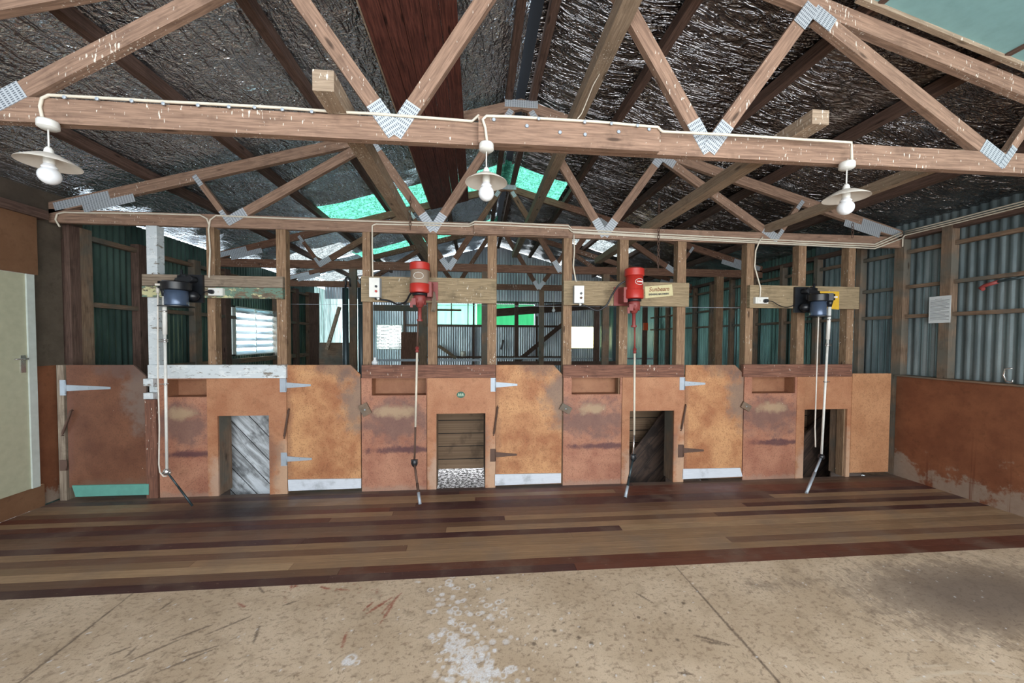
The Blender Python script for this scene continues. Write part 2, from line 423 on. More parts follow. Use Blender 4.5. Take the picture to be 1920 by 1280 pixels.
M['red'] = simple('red_enamel', (.5, .035, .025), .35)
M['dullred'] = simple('dull_red_enamel', (.26, .045, .04), .5)
M['dust'] = simple('dusty_motor_shell', (.36, .27, .2), .7)
M['teal'] = simple('teal_painted_board', (.13, .38, .32), .6)
M['kick'] = wood('pale_painted_kick_board', (.5, .54, .6), (.66, .7, .76), knots=False, grime=.5)
M['yellow'] = simple('yellow_card', (.75, .45, .03), .6)
M['cream'] = simple('cream_metal_sign', (.62, .55, .3), .5)
M['paper'] = simple('white_paper', (.72, .76, .78), .8)
M['ink'] = simple('dark_ink', (.05, .06, .07), .8)
M['redink'] = simple('brown_red_ink', (.25, .09, .04), .7)
M['greenink'] = simple('dark_green_sticker', (.02, .1, .06), .5)
M['paleink'] = simple('pale_green_ink', (.45, .6, .45), .5)
M['doorc'] = simple('cream_painted_door', (.50, .50, .36), .55)
M['doorframe'] = simple('pale_grey_door_frame', (.6, .66, .62), .5)
M['glassb'] = None
m = NT('pale_louvre_glass'); m.set(base=(.55, .75, .85), rough=.12, trans=.55, alpha=1); M['glassb'] = m.m
m = NT('ivory_louvre_blade')
t = m.n('ShaderNodeBsdfTranslucent'); t.inputs[0].default_value = (.8, .72, .5, 1); m.t.links.new(t.outputs[0], m.out.inputs[0]); M['ivory'] = m.m
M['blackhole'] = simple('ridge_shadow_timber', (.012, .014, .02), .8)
M['tealsark'] = simple('blue_green_sarking', (.27, .5, .52), .5, .1)  # lining sheet with the reflected sky put into its blue-green
M['orange'] = simple('orange_plastic', (.7, .09, .02), .4)

CX, ZT, SL = .45, 4.02, .276           # roof: centre line, top-chord height, slope
XL, XR = -3.95, 4.825
def ztop(x): return ZT-SL*abs(x-CX)

# ================================================================== FLOOR
def floor():
    # particle-board apron toward the viewer: a fine grid that carries the stains
    s = .0065; x0, x1, y0, y1 = XL, XR, -2.75, -1.5
    nx, ny = int((x1-x0)/s), int((y1-y0)/s)
    gx = np.linspace(x0, x1, nx+1); gy = np.linspace(y0, y1, ny+1)
    X, Y = np.meshgrid(gx, gy)
    white = np.zeros_like(X); red = np.zeros_like(X); dark = np.zeros_like(X); pale = np.zeros_like(X)
    def at0(x, y):
        d = ray(x, y); q = CAMP+d*((0-CAMP.z)/d.z); return q.x, q.y
    def disc(A, c, r, v=1.0, soft=.35, asp=1.0):
        i0, i1 = np.searchsorted(gx, c[0]-2*r), np.searchsorted(gx, c[0]+2*r)
        j0, j1 = np.searchsorted(gy, c[1]-2*r), np.searchsorted(gy, c[1]+2*r)
        if i1 <= i0 or j1 <= j0: return
        xx, yy = X[j0:j1, i0:i1], Y[j0:j1, i0:i1]
        d = np.hypot(xx-c[0], (yy-c[1])*asp)/r
        A[j0:j1, i0:i1] = np.maximum(A[j0:j1, i0:i1], v*np.clip((1.15-d)/soft, 0, 1))
    def stroke(A, a, b, r, v=1.0, jit=0.0):
        a, b = np.array(a), np.array(b); n = max(2, int(np.linalg.norm(b-a)/(s*.6)))
        for k in range(n+1):
            t = k/n
            if jit and random.random() < jit: continue
            disc(A, a+(b-a)*t+rng.normal(0, .0012, 2), r*(.55+.6*math.sin(math.pi*t)), v*random.uniform(.7, 1))
    # joints between sheets
    for a, b in (((245, 1115), (35, 1280)), ((1265, 1060), (1462, 1280))):
        A0, B0 = at0(*a), at0(*b); d = np.array(B0)-np.array(A0); stroke(dark, A0, (A0[0]+.0, -1.5), .006, .9); stroke(dark, A0, tuple(np.array(A0)+d*1.35), .006, .95)
    for (cx, cy, sx, sy, n, rr) in ((870, 1230, 42, 40, 170, .016), (855, 1120, 42, 22, 36, .015), (905, 1265, 40, 12, 60, .014), (930, 1140, 35, 20, 18, .011), (655, 1240, 10, 8, 6, .02), (1010, 1200, 60, 60, 22, .008), (900, 1075, 70, 16, 20, .01)):
        for k in range(n):
            q = at0(cx+rng.normal(0, sx*.8), min(1300, cy+rng.normal(0, sy*.8))); r = rr*random.uniform(.35, 1.25)
            if random.random() < .3:
                for tt in range(16): disc(white, (q[0]+r*math.cos(tt*.4), q[1]+r*math.sin(tt*.4)), r*.3, .75)
            else: disc(white, q, r, random.uniform(.45, 1))
    for k in range(260):
        q = at0(random.uniform(0, 1920), random.uniform(1060, 1290)); disc(white, q, random.uniform(.002, .006), .8)
    for a, b in (((745, 1118), (712, 1170)), ((752, 1112), (715, 1150)), ((735, 1120), (695, 1143)), ((700, 1128), (680, 1145)), ((720, 1130), (688, 1150)), ((650, 1185), (640, 1215)), ((548, 1090), (545, 1106)), ((560, 1092), (550, 1102)), ((600, 1100), (620, 1104)), ((628, 1104), (655, 1106)), ((880*.5+5, 1130), (460, 1138))):
        stroke(red, at0(*a), at0(*b), .007, .85, .3)
    for k in range(40): disc(red, at0(random.uniform(520, 760), random.uniform(1090, 1150)), random.uniform(.003, .01), random.uniform(.2, .5))
    for a, b in (((470, 1155), (385, 1190)), ((400, 1170), (320, 1200)), ((345, 1195), (240, 1240)), ((410, 1210), (340, 1232)), ((405, 1215), (290, 1262)), ((275, 1247), (200, 1278)), ((487, 1172), (475, 1205)), ((325, 1125), (300, 1143)), ((258, 1210), (235, 1232)), ((245, 1212), (205, 1228)), ((485, 1100), (495, 1112)), ((560, 1125), (530, 1135)), ((1300, 1190), (1368, 1208)), ((1315, 1200), (1365, 1210)), ((1270, 1260), (1300, 1264)), ((1190, 1110), (1225, 1130)), ((350, 1275), (310, 1290))):
        stroke(dark, at0(*a), at0(*b), .0065, .85, .2)
    for k in range(420):
        q = at0(random.uniform(0, 1920), random.uniform(1050, 1290)); a = random.gauss(math.radians(35), .5); L = random.uniform(.01, .04)
        stroke(dark, q, (q[0]+L*math.cos(a), q[1]+L*math.sin(a)), .0035, random.uniform(.25, .6))
    for k in range(22): disc(dark, at0(random.uniform(1000, 1300), random.uniform(1060, 1260)), random.uniform(.005, .012), .9)
    for (x, y) in ((1720, 1278), (1760, 1262), (1800, 1257), (1860, 1262), (1920, 1272)): pass
    pts = [at0(1700, 1278), at0(1760, 1263), at0(1810, 1258), at0(1870, 1264), at0(1930, 1274)]
    for a, b in zip(pts, pts[1:]): stroke(pale, a, b, .008, .8)
    stroke(pale, at0(1700, 1250), at0(1780, 1246), .005, .7); stroke(pale, at0(1640, 1192), at0(1780, 1203), .004, .5)
    # dust-darkened corner on the right, worn grime on the left
    big = np.clip(1.25-np.hypot((X-3.1)/1.0, (Y+1.95)/.45), 0, 1)**.8*.95
    big2 = np.clip(1.1-np.hypot((X+2.9)/1.3, (Y+2.1)/.7), 0, 1)*.55
    big3 = np.clip(1.1-np.hypot((X-1.9)/.8, (Y+1.75)/.22), 0, 1)*.5
    soft = np.maximum(np.maximum(big, big2), big3)
    me = bpy.data.meshes.new('floor_sheets')
    V = np.zeros(((nx+1)*(ny+1), 3)); V[:, 0] = X.ravel(); V[:, 1] = Y.ravel()
    idx = np.arange((nx+1)*(ny+1)).reshape(ny+1, nx+1)
    F = np.stack([idx[:-1, :-1], idx[:-1, 1:], idx[1:, 1:], idx[1:, :-1]], -1).reshape(-1, 4)
    me.vertices.add(len(V)); me.vertices.foreach_set('co', V.ravel())
    me.loops.add(F.size); me.loops.foreach_set('vertex_index', F.ravel())
    me.polygons.add(len(F)); me.polygons.foreach_set('loop_start', np.arange(0, F.size, 4)); me.polygons.foreach_set('loop_total', np.full(len(F), 4))
    me.update()
    for nm, ch in (('stain', (white, red, dark)), ('wear', (soft, pale, soft))):
        at_ = me.attributes.new(nm, 'FLOAT_COLOR', 'POINT')
        C = np.ones((len(V), 4)); C[:, 0] = ch[0].ravel(); C[:, 1] = ch[1].ravel(); C[:, 2] = ch[2].ravel()
        at_.data.foreach_set('color', C.ravel())
    m = NT('particle_board_floor'); p = m.pos()
    A = m.n('ShaderNodeAttribute', attribute_name='stain'); B = m.n('ShaderNodeAttribute', attribute_name='wear')
    a, b = m.sep(A.outputs[1]), m.sep(B.outputs[1])
    n1 = m.noise(p, 2.2, 5, .6); n2 = m.noise(m.map(p, scale=(1, 1.6, 1), rot=(0, 0, -.6)), 26, 6, .72); n3 = m.noise(p, 120, 3, .7); n4 = m.noise(p, 9, 5, .65)
    c = m.mix(m.rng(n1, .35, .65), (.50, .385, .27), (.64, .51, .375))
    c = m.mix(m.math('MULTIPLY', m.rng(n2, .51, .64), .62), c, (.22, .15, .1))
    n5 = m.noise(m.map(p, scale=(38, 9, 1), rot=(0, 0, -.75)), 2.2, 4, .7, 1.2)
    c = m.mix(m.math('MULTIPLY', m.rng(n5, .6, .68), .55), c, (.16, .11, .075))
    c = m.mix(m.math('MULTIPLY', m.rng(n4, .52, .7), .45), c, (.25, .18, .12))
    c = m.mix(m.math('MULTIPLY', m.rng(n3, .55, .7), .4), c, (.14, .09, .055))
    sf = m.math('MULTIPLY', b[0], m.rng(m.math('ADD', m.math('MULTIPLY', m.math('ADD', n4, n5), .5), m.math('MULTIPLY', b[0], .42)), .62, .76))
    c = m.mix(m.math('MULTIPLY', sf, .85), c, (.13, .10, .085))
    c = m.mix(b[1], c, (.62, .52, .4))
    c = m.mix(m.math('MULTIPLY', a[1], m.rng(n2, .3, .6, .5, 1)), c, (.27, .05, .03))
    c = m.mix(m.math('MULTIPLY', a[2], .85), c, (.09, .065, .05))
    c = m.mix(m.math('MULTIPLY', a[0], m.rng(n3, .35, .6, .45, .95)), c, (.82, .84, .88))
    m.bump(n2, .15, .003); m.set(base=c, rough=.55, spec=.35)
    me.materials.append(m.m)
    o = bpy.data.objects.new('floor', me); COL.objects.link(o); o['kind'] = 'structure'
    # plain sheet behind the viewer
    struct('floor', MB().box(XL, XR, -6.6, -2.75, -.02, 0), simple('plain_floor_sheet', (.45, .34, .22), .6))
    # tongue and groove shearing board
    m = NT('shearing_board_planks'); p = m.pos(); uv = m.uv()
    A = m.n('ShaderNodeAttribute', attribute_name='plank')
    g = m.noise(m.map(uv, scale=(1.6, 30, 1)), 2, 5, .6, .4); n1 = m.noise(p, 3, 5, .6); n2 = m.noise(m.map(p, scale=(1, 2, 1)), 22, 4, .7)
    c = m.mix(m.math('MULTIPLY', m.rng(g, .35, .7), .55), A.outputs[0], m.mix(.5, A.outputs[0], (.02, .012, .01)))
    c = m.mix(m.math('MULTIPLY', m.rng(n1, .45, .7), .45), c, (.22, .16, .12))
    c = m.mix(m.math('MULTIPLY', m.rng(n2, .62, .72), .5), c, (.3, .22, .16))
    c = m.mix(m.rng(m.noise(m.map(p, loc=(5, 2, 0)), 60, 2), .76, .79), c, (.65, .6, .55))
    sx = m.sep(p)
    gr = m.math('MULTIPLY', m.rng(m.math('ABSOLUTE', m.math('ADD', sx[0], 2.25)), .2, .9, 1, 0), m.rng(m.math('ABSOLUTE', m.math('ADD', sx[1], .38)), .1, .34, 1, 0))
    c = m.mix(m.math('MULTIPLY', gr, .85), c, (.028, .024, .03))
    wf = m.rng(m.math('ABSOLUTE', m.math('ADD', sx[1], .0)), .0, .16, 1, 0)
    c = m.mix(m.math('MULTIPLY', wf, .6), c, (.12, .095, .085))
    m.bump(g, .2, .003); m.set(base=c, rough=m.rng(n1, .3, .7, .32, .6), spec=.4)
    mb = MB(); cols = []
    pal = {'d': (.065, .028, .028), 'r': (.13, .045, .03), 'm': (.17, .095, .06), 't': (.30, .19, .11), 'l': (.36, .24, .14)}
    # rows from the partition outward: (left half mix, right half mix)
    rows = ['mm', 'dm', 'tr', 'dr', 'mt', 'dd', 'tm', 'md', 'dt', 'tm', 'mt', 'dl', 'tt', 'mt', 'tm', 'lt', 'mr', 'dr']
    wdt = 1.5/len(rows)
    for k, rw in enumerate(rows):
        yb = -wdt*k; x = XL; last = k == len(rows)-1
        while x < XR:
            L = random.uniform(1.6, 4.2); x2 = min(XR, x+L)
            if XR-x2 < .5: x2 = XR
            mid = (x+x2)/2; key = rw[0] if mid < .3 else rw[1]
            if random.random() < .22 and not last: key = random.choice('mtrd')
            c0 = pal[key]; f = random.uniform(.85, 1.18)
            b = len(mb.f); mb.box(x+.0008, x2-.0008, yb-wdt+.0012, yb-.0012, -.02, 0, 0); cols += [tuple(q*f for q in c0)]*8
            x = x2
    o = struct('floor', mb, m.m)
    at_ = o.data.attributes.new('plank', 'FLOAT_COLOR', 'POINT')
    at_.data.foreach_set('color', np.array([(*c, 1) for c in cols]).ravel())
    struct('floor', MB().box(XL, XR, -1.52, -.0, -.06, -.021), M['blackhole'])
floor()
# floor of the catching pens behind the partition, and the ground under the raised floor
struct('floor', MB().box(XL, XR, 1.05, 11.05, -.06, 0), M['stud_grey'])
gm = NT('bright_littered_ground'); gp = gm.pos(); gn = gm.noise(gp, 20, 4, .75)
gm.set(base=gm.mix(gm.rng(gn, .49, .53), (.05, .05, .05), (.95, .96, 1)), rough=.9)
struct('floor', MB().box(-14, 14, -8, 24, -.95, -.85), gm.m)

# ================================================================== WALLS
def corr_sheet(axis, cst, a0, a1, z0, z1, holes=(), top=None, per=.076, amp=.009, seg=6):
    """corrugated sheeting standing upright. axis 'x': plane X=cst running along Y; 'y': plane Y=cst running along X"""
    mb = MB(); n = int((a1-a0)/per*seg); us = [a0+(a1-a0)*i/n for i in range(n+1)]
    zs = sorted({z0, z1, *[h[2] for h in holes], *[h[3] for h in holes]})
    zs = [z for z in zs if z0 <= z <= z1]
    cols = []
    for u in us:
        d = amp*math.sin(2*math.pi*u/per); col = []
        for z in zs:
            zz = z if (top is None or z < z1) else top(u)
            col.append(len(mb.v)); mb.v.append((cst+d, u, zz) if axis == 'x' else (u, cst+d, zz))
        cols.append(col)
    for i in range(n):
        um = (us[i]+us[i+1])/2
        for k in range(len(zs)-1):
            zm = (zs[k]+zs[k+1])/2
            if any(h[0] < um < h[1] and h[2] < zm < h[3] for h in holes): continue
            mb.face([cols[i][k], cols[i+1][k], cols[i+1][k+1], cols[i][k+1]], [(us[i], zs[k]), (us[i+1], zs[k]), (us[i+1], zs[k+1]), (us[i], zs[k+1])], True)
    return mb
# right wall
struct('wall_right', corr_sheet('x', XR+.10, -6.6, 1.2, -.05, 2.95), M['corr'])
struct('wall_right', corr_sheet('x', XR+.10, 1.2, 11.1, -.3, 2.95), M['corr_green'])
struct('wall_right', MB().box(XR, XR+.02, -6.6, 0, 0, 1.146), M['dado'])
struct('trim_1', MB().box(XR-.004, XR+.1, -6.6, 0, 1.146, 1.166), M['stud_grey'])
LW = (2.80, 4.10, 1.25, 2.08)
struct('wall_left', corr_sheet('x', XL-.10, -.12, 6.05, -.3, 2.872, holes=[LW]), M['corr_green'])
struct('wall_left', corr_sheet('x', XL-.10, 6.05, 11.1, .4, 2.85), translucent('pale_cyan_wall_sheet', (.36, .48, .46)))
struct('wall_left', MB().box(XL-.03, XL, -6.6, -1.05, 0, 2.62).box(XL-.03, XL, -1.05, -.12, 2.105, 2.62).box(XL-.03, XL, -1.05, -.12, 0, .2), M['brownlining'])
struct('wall_left', MB().box(XL-.06, XL-.04, -.125, .12, 1.28, 2.6), M['greylining'])
struct('wall_left', MB().box(XL-.06, XL-.035, -.125, .04, 0, 1.28), M['dado'])
struct('trim_2', MB().box(XL-.06, XL+.03, -6.6, -.05, 2.62, 2.70), M['purlin'])
struct('wall_left', MB().box(XL-.12, XL-.06, -6.6, .35, 2.5, 2.93), M['greylining'])
# door in the left wall
d = struct('door_1', MB().box(XL-.02, XL+.012, -1.0, -.235, .2, 2.10), M['doorc'])
build('door_frame', MB().box(XL-.02, XL+.025, -.235, -.175, .2, 2.10), M['doorframe'], d)
hd = MB(); hp = atX(42, 679, XL+.012)
hd.box(hp.x, hp.x+.008, hp.y-.018, hp.y+.018, hp.z-.09, hp.z+.06); hd.tube([(hp.x, hp.y, hp.z+.03), (hp.x+.045, hp.y, hp.z+.03), (hp.x+.05, hp.y-.1, hp.z+.03)], .007)
build('door_handle', hd, M['chrome'], d)
# far gable above the opening, and the far lean-to wall
FY, LY = 6.47, 11.0
struct('wall_back', corr_sheet('y', FY, XL, XR, 2.58, 2.9, top=lambda u: ztop(u)+.08), M['corr_far'])
fw_holes = [(-3.80, -2.83, 1.13, 2.08), (-1.52, 2.26, 2.11, 2.92), (3.72, 4.72, 1.19, 2.07)]
struct('wall_back', corr_sheet('y', LY, XL-.1, XR+.2, .2, 3.0, holes=fw_holes, amp=.016, per=.09), M['corr_far'])
struct('ceiling', MB().box(XL-.3, .62, FY+.02, LY+.3, 3.02, 3.06), M['greylining'])
struct('ceiling', MB().beam((.62, 8.8, 2.98), (4.95, 8.8, 3.02), 4.9, .04), M['greylining'])
struct('trim_3', MB().beam((.6, LY-.1, 2.56), (4.9, LY-.1, 2.93), .05, .30), M['purlin'])
win = struct('window_1', MB().box(-1.52, -.02, LY+.05, LY+.055, 2.11, 2.92), translucent('window_green_sheet', (.62, 1, .82), clean=True))
struct('window_2', MB().box(0, 2.26, LY+.05, LY+.055, 2.11, 2.92), translucent('green_strip_sheet', (.2, .6, .36), clean=True))
build('window_frame', MB().box(-1.0, -.96, LY, LY+.04, 2.11, 2.92).box(-.36, -.32, LY, LY+.04, 2.11, 2.92).box(-1.52, -.6, LY, LY+.04, 2.62, 2.70), M['stud_grey'], win)
# far windows
def louvre(name, x0, x1, z0, z1, Y, n, mat, axis='y'):
    fr = MB(); bl = []
    if axis == 'y':
        fr.box(x0, x0+.03, Y-.03, Y+.03, z0, z1).box(x1-.03, x1, Y-.03, Y+.03, z0, z1).box(x0, x1, Y-.03, Y+.03, z0, z0+.02).box(x0, x1, Y-.03, Y+.03, z1-.02, z1)
    else:
        fr.box(Y-.03, Y+.03, x0, x0+.03, z0, z1).box(Y-.03, Y+.03, x1-.03, x1, z0, z1).box(Y-.03, Y+.03, x0, x1, z0, z0+.02).box(Y-.03, Y+.03, x0, x1, z1-.02, z1).box(Y-.01, Y+.02, x0+.62, x0+.64, z0, z1)
    w_ = struct(name, fr, M['doorframe'])
    h = (z1-z0)/n
    for k in range(n):
        zc = z0+h*(k+.5)
        if axis == 'y': b = MB().beam((x0+.03, Y, zc), (x1-.03, Y, zc), .006, h*.96, (0, .5, 1))
        else: b = MB().beam((Y, x0+.03, zc), (Y, x1-.03, zc), .006, h*1.0, (-.6, 0, 1))
        build('louvre_blade', b, mat, w_)
    return w_
louvre('window_3', -3.80, -2.83, 1.13, 2.08, LY, 7, M['clear_sheet'])
louvre('window_4', 3.72, 4.72, 1.19, 2.07, LY, 6, M['ivory'])
louvre('window_5', LW[0], LW[1], LW[2], LW[3], XL-.09, 7, M['glassb'], 'x')

# ================================================================== ROOF LINING
GREEN_L = [(1.68, 2.52), (4.2, 5.0)]
def roof_side(sgn, mat, ys, name='ceiling'):
    """foil sarking draped over the purlins on one slope; leaves out the translucent strips"""
    mb = MB(); xe = XL-.12 if sgn < 0 else XR+.16
    nx = 90; xs = [CX+.05*sgn+(xe-CX-.05*sgn)*i/nx for i in range(nx+1)]
    y0, y1 = -6.6, FY; ny = 220; yy = [y0+(y1-y0)*j/ny for j in range(ny+1)]
    P = [-4.0, -3.12, -2.25, -1.38, -.5, .32, .57, 1.43, 2.35, 3.2, 4.18, 4.9]
    def sag(x):
        for a, b in zip(P, P[1:]):
            if a <= x <= b: t = (x-a)/(b-a); return -.028*math.sin(math.pi*t)
        return 0
    for y in yy:
        for x in xs:
            z = ztop(x)+.112+sag(x)*(1+.6*mnoise.noise((x*2, y*1.3, 5)))+.012*mnoise.noise((x*3, y*3, 1))
            mb.v.append((x, y, z))
    W = nx+1
    for j in range(ny):
        for i in range(nx):
            xm, ym = (xs[i]+xs[i+1])/2, (yy[j]+yy[j+1])/2
            if any(h[0] < xm < h[1] and h[2] < ym < h[3] for h in ys): continue
            a = j*W+i; q = [a, a+1, a+W+1, a+W]
            mb.face(q, [(0, 0)]*4, True)
    return struct(name, mb, mat)
HL = [(-2.35, .42, 1.68, 2.52), (-2.5, .42, 4.2, 5.0), (-3.95, -2.5, 3.3, 4.3), (-3.7, -2.2, 5.2, 6.2)]
HR = [(.48, 1.35, 1.68, 2.52), (2.0, 3.3, 3.55, 4.35)]
roof_side(-1, M['foil'], HL); roof_side(1, M['foil_r'], HR)
def sheet(x0, x1, y0, y1, mat, n=24):
    mb = MB(); k = 12*n//24
    for i in range(n*4+1):
        y = y0+(y1-y0)*i/(n*4)
        for x in (x0, x1): mb.v.append((x, y, ztop(x)+.13+.008*math.sin(2*math.pi*y/.076)))
    for i in range(n*4): mb.face([2*i, 2*i+1, 2*i+3, 2*i+2], [(0, 0)]*4, True)
    return struct('ceiling', mb, mat)
for h in HL[:2]+HR[:1]: sheet(h[0]-.06, h[1]+.02, h[2]-.05, h[3]+.05, M['green_sheet'])
for h in HL[2:]+HR[1:]: sheet(h[0]-.06, h[1]+.06, h[2]-.05, h[3]+.05, M['clear_sheet'])  # left sheets are added to imitate bright reflections on the foil
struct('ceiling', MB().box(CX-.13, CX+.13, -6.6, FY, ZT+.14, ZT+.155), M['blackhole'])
struct('ceiling', MB().beam((2.2, -2.45, ztop(2.2)+.02), (4.75, -2.45, ztop(4.75)+.02), 1.12, .012), M['tealsark'])
build('trim', MB().beam((2.2, -1.885, ztop(2.2)+.005), (4.75, -1.885, ztop(4.75)+.005), .03, .03), M['binder'])['kind'] = 'structure'
bpy.data.objects['trim'].name = 'trim_4'

# purlins
pn = 0
plab = {-3.12: 'lowest purlin on the left roof slope, by the left wall plate', -2.25: 'second purlin up the left roof slope', -1.38: 'third purlin up the left roof slope', -.5: 'top purlin of the left slope, mostly above the dark red boards',
        .32: 'left of the two close dark ridge purlins', .57: 'right of the two close dark ridge purlins', 1.43: 'top purlin of the right roof slope', 2.35: 'second purlin down the right roof slope', 3.2: 'third purlin down the right roof slope', 4.18: 'lowest purlin on the right roof slope near the iron wall'}
for x, lb in plab.items():
    z = ztop(x); o = build('roof_purlin', MB().box(x-.034, x+.034, -6.5, FY-.02, z+.012, z+.095, 1), M['purlin'])
    tag(o, lb, 'purlin', 'roof purlins')

# ================================================================== TRUSSES
TR = [-1.83, 0.0, 2.157, 4.31]
ZB0, ZB1 = 2.615, 2.738
def truss(Y, label, mat, detail):
    T = .045; root = thing('roof_truss', (CX, Y, ZB0), label, 'roof truss', 'roof trusses')
    y0, y1 = Y, Y+T; ym = (y0+y1)/2
    build('bottom_chord', MB().box(XL-.02, XR+.02, y0, y1, ZB0, ZB1, 0), mat, root)
    for sg, xe in ((-1, XL-.02), (1, XR+.02)):
        c = MB(); dz = .105
        a = (CX, ZT); b = (xe, ztop(xe)); pts = [(a[0], a[1]), (b[0], b[1]), (b[0], b[1]-dz), (a[0], a[1]-dz)]
        P8 = []
        q = [(b, -dz), (b, 0)] if sg < 0 else [(a, -dz), (a, 0)]; r_ = [(a, -dz), (a, 0)] if sg < 0 else [(b, -dz), (b, 0)]
        for zi in (0, 1):
            for yy in (y0, y1):
                for e in (q, r_): P8.append((e[zi][0][0], yy, e[zi][0][1]+e[zi][1]))
        c.hexa(P8, 0); build('top_chord', c, mat, root)
    webs = []
    for sg in (-1, 1):
        X = lambda d: CX+sg*d
        webs += [((X(2.80), ZB1-.03), (X(1.56), ztop(X(1.56))-.11)), ((X(.93), ZB1-.03), (X(1.50), ztop(X(1.5))-.11)), ((X(.86), ZB1-.03), (X(.10), ZT-.12)), ((X(2.87), ZB1-.03), (X(3.12), ztop(X(3.12))-.10))]
    wds = [.085, .085, .085, .05]*2
    for (a, b), wd in zip(webs, wds):
        build('web', MB().beam((a[0], ym, a[1]), (b[0], ym, b[1]), T-.002, wd, (0, 1, 0)) if False else web_mb(a, b, y0+.001, y1-.001, wd), mat, root)
    if detail:
        for wi, ((a, b), wd) in enumerate(zip(webs, wds)):
            yo = .0026*(wi % 4 in (1, 3)); A = Vector((a[0], 0, a[1])); B = Vector((b[0], 0, b[1])); d_ = (B-A).normalized()
            L, pw = (.195, .088) if wd > .06 else (.15, .045)
            p0 = A-d_*.07; p1 = p0+d_*L
            build('nail_plate', web_mb((p0.x, p0.z), (p1.x, p1.z), y0-.003-yo, y0-.0005-yo, pw, True), M['nail'], root)
            if wd > .06:
                p0 = B-d_*.11; p1 = B+d_*.035
                if abs(b[0]-CX) < .2: p0 = B-d_*.10; p1 = B-d_*.005; pw = .06
                build('nail_plate', web_mb((p0.x, p0.z), (p1.x, p1.z), y0-.003-yo, y0-.0005-yo, pw, True), M['nail'], root)
            else:
                p0 = B-d_*.06; p1 = B+d_*.05
                build('nail_plate', web_mb((p0.x, p0.z), (p1.x, p1.z), y0-.003-yo, y0-.0005-yo, pw, True), M['nail'], root)
        build('nail_plate', web_mb((CX-.17, ZT-.055), (CX+.17, ZT-.055), y0-.004, y0-.001, .075, True), M['nail'], root)
        for sg, xe in ((-1, XL), (1, XR)):
            for x_a, x_b, dz in ((.03, .5, -.055), (.28, .72, -.135)):
                yo = .003*(dz < -.1)
                xa, xb = xe-sg*x_a, xe-sg*x_b
                build('nail_plate', web_mb((xa, ztop(xa)+dz), (xb, ztop(xb)+dz), y0-.004-yo, y0-.001-yo, .075, True), M['nail'], root)
    return root
def web_mb(a, b, y0, y1, wd, uvplate=False):
    """a bar in the XZ plane from a to b, wd wide, between y0 and y1"""
    A = Vector((a[0], 0, a[1])); B = Vector((b[0], 0, b[1])); d_ = (B-A).normalized(); nrm = Vector((-d_.z, 0, d_.x))*wd/2
    mb = MB(); P8 = []
    for s_ in (-1, 1):
        for yy in (y0, y1):
            for e in (A, B): P8.append((e.x+s_*nrm.x, yy, e.z+s_*nrm.z))
    mb.hexa(P8, 0, off=(0, 0) if uvplate else None)
    return mb
t1 = truss(TR[0], 'nearest pine roof truss, the one that carries the three lamps', M['truss'], True)
t2 = truss(TR[1], 'pine roof truss standing on the studs above the row of gates', M['truss'], True)
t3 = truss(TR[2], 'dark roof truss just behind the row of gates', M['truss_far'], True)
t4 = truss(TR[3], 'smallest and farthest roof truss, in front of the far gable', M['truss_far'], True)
x0, x1, z0, z1 = rect(897, 222, 1237, 279, TR[0]-.045)
build('splice_board', MB().box(at(897, 240, -1.875).x, at(1237, 260, -1.875).x, TR[0]-.045, TR[0]-.001, ZB0-.005, ZB1+.012, 0), M['truss'], t1)
for (x, y) in ((926, 224), (988, 236), (1050, 248), (1097, 252), (1160, 247), (1217, 242), (1096, 229)):
    build('bolt', MB().lathe(at(x, y, -1.877), [(0, .011), (.004, .008)], 12, (0, -1, 0)), M['galv'], t1)
xa = at(889, 430, -.03).x; xb = at(1066, 435, -.03).x
build('splice_board', MB().box(xa, xb, -.034, -.001, ZB0+.005, ZB1+.008, 0), M['truss'], t2)

# long timbers laid on the bottom chords, running away from the viewer
zz = ZB1
o = build('ceiling_binder', MB().box(-.79, -.69, -2.02, 2.3, zz+.002, zz+.102, 1), M['binder']); tag(o, 'weathered timber laid over the trusses, its pale sawn end left of centre', 'timber')
o = build('ceiling_binder', MB().box(1.83, 1.93, -2.0, 1.9, zz+.002, zz+.08, 1), M['binder']); tag(o, 'weathered timber laid over the trusses, its sawn end above the right half of the beam', 'timber')
o = build('ceiling_binder', MB().box(.76, .86, -3.4, 4.4, 3.33, 3.43, 1), M['binder']); tag(o, 'big rough timber with white bird droppings, running away right of the ridge', 'timber')
o = build('ceiling_binder', MB().box(3.15, 3.22, -1.7, .5, zz+.002, zz+.08, 1), M['binder']); tag(o, 'grey timber behind the right-hand lamp running back to the iron wall', 'timber')

# dark red boarded lining under the left slope
mb = MB(); nb = 5
for k in range(nb):
    xa = -.71+.58*k/nb; xb = -.71+.58*(k+1)/nb-.004
    za, zb = ztop(xa)-.12, ztop(xb)-.12
    mb.hexa([(x, y, z+h_) for h_ in (-.02, 0) for y in (-6.4, 2.14) for (x, z) in ((xa, za), (xb, zb))], 1)
lin = build('boarded_chute', mb, M['redlining']); tag(lin, 'dark red lining boards fixed under the rafters left of the ridge', 'boards')
build('edge_bead', MB().box(-.722, -.712, -6.4, 2.14, ztop(-.715)-.14, ztop(-.715)-.118), M['binder'], lin)

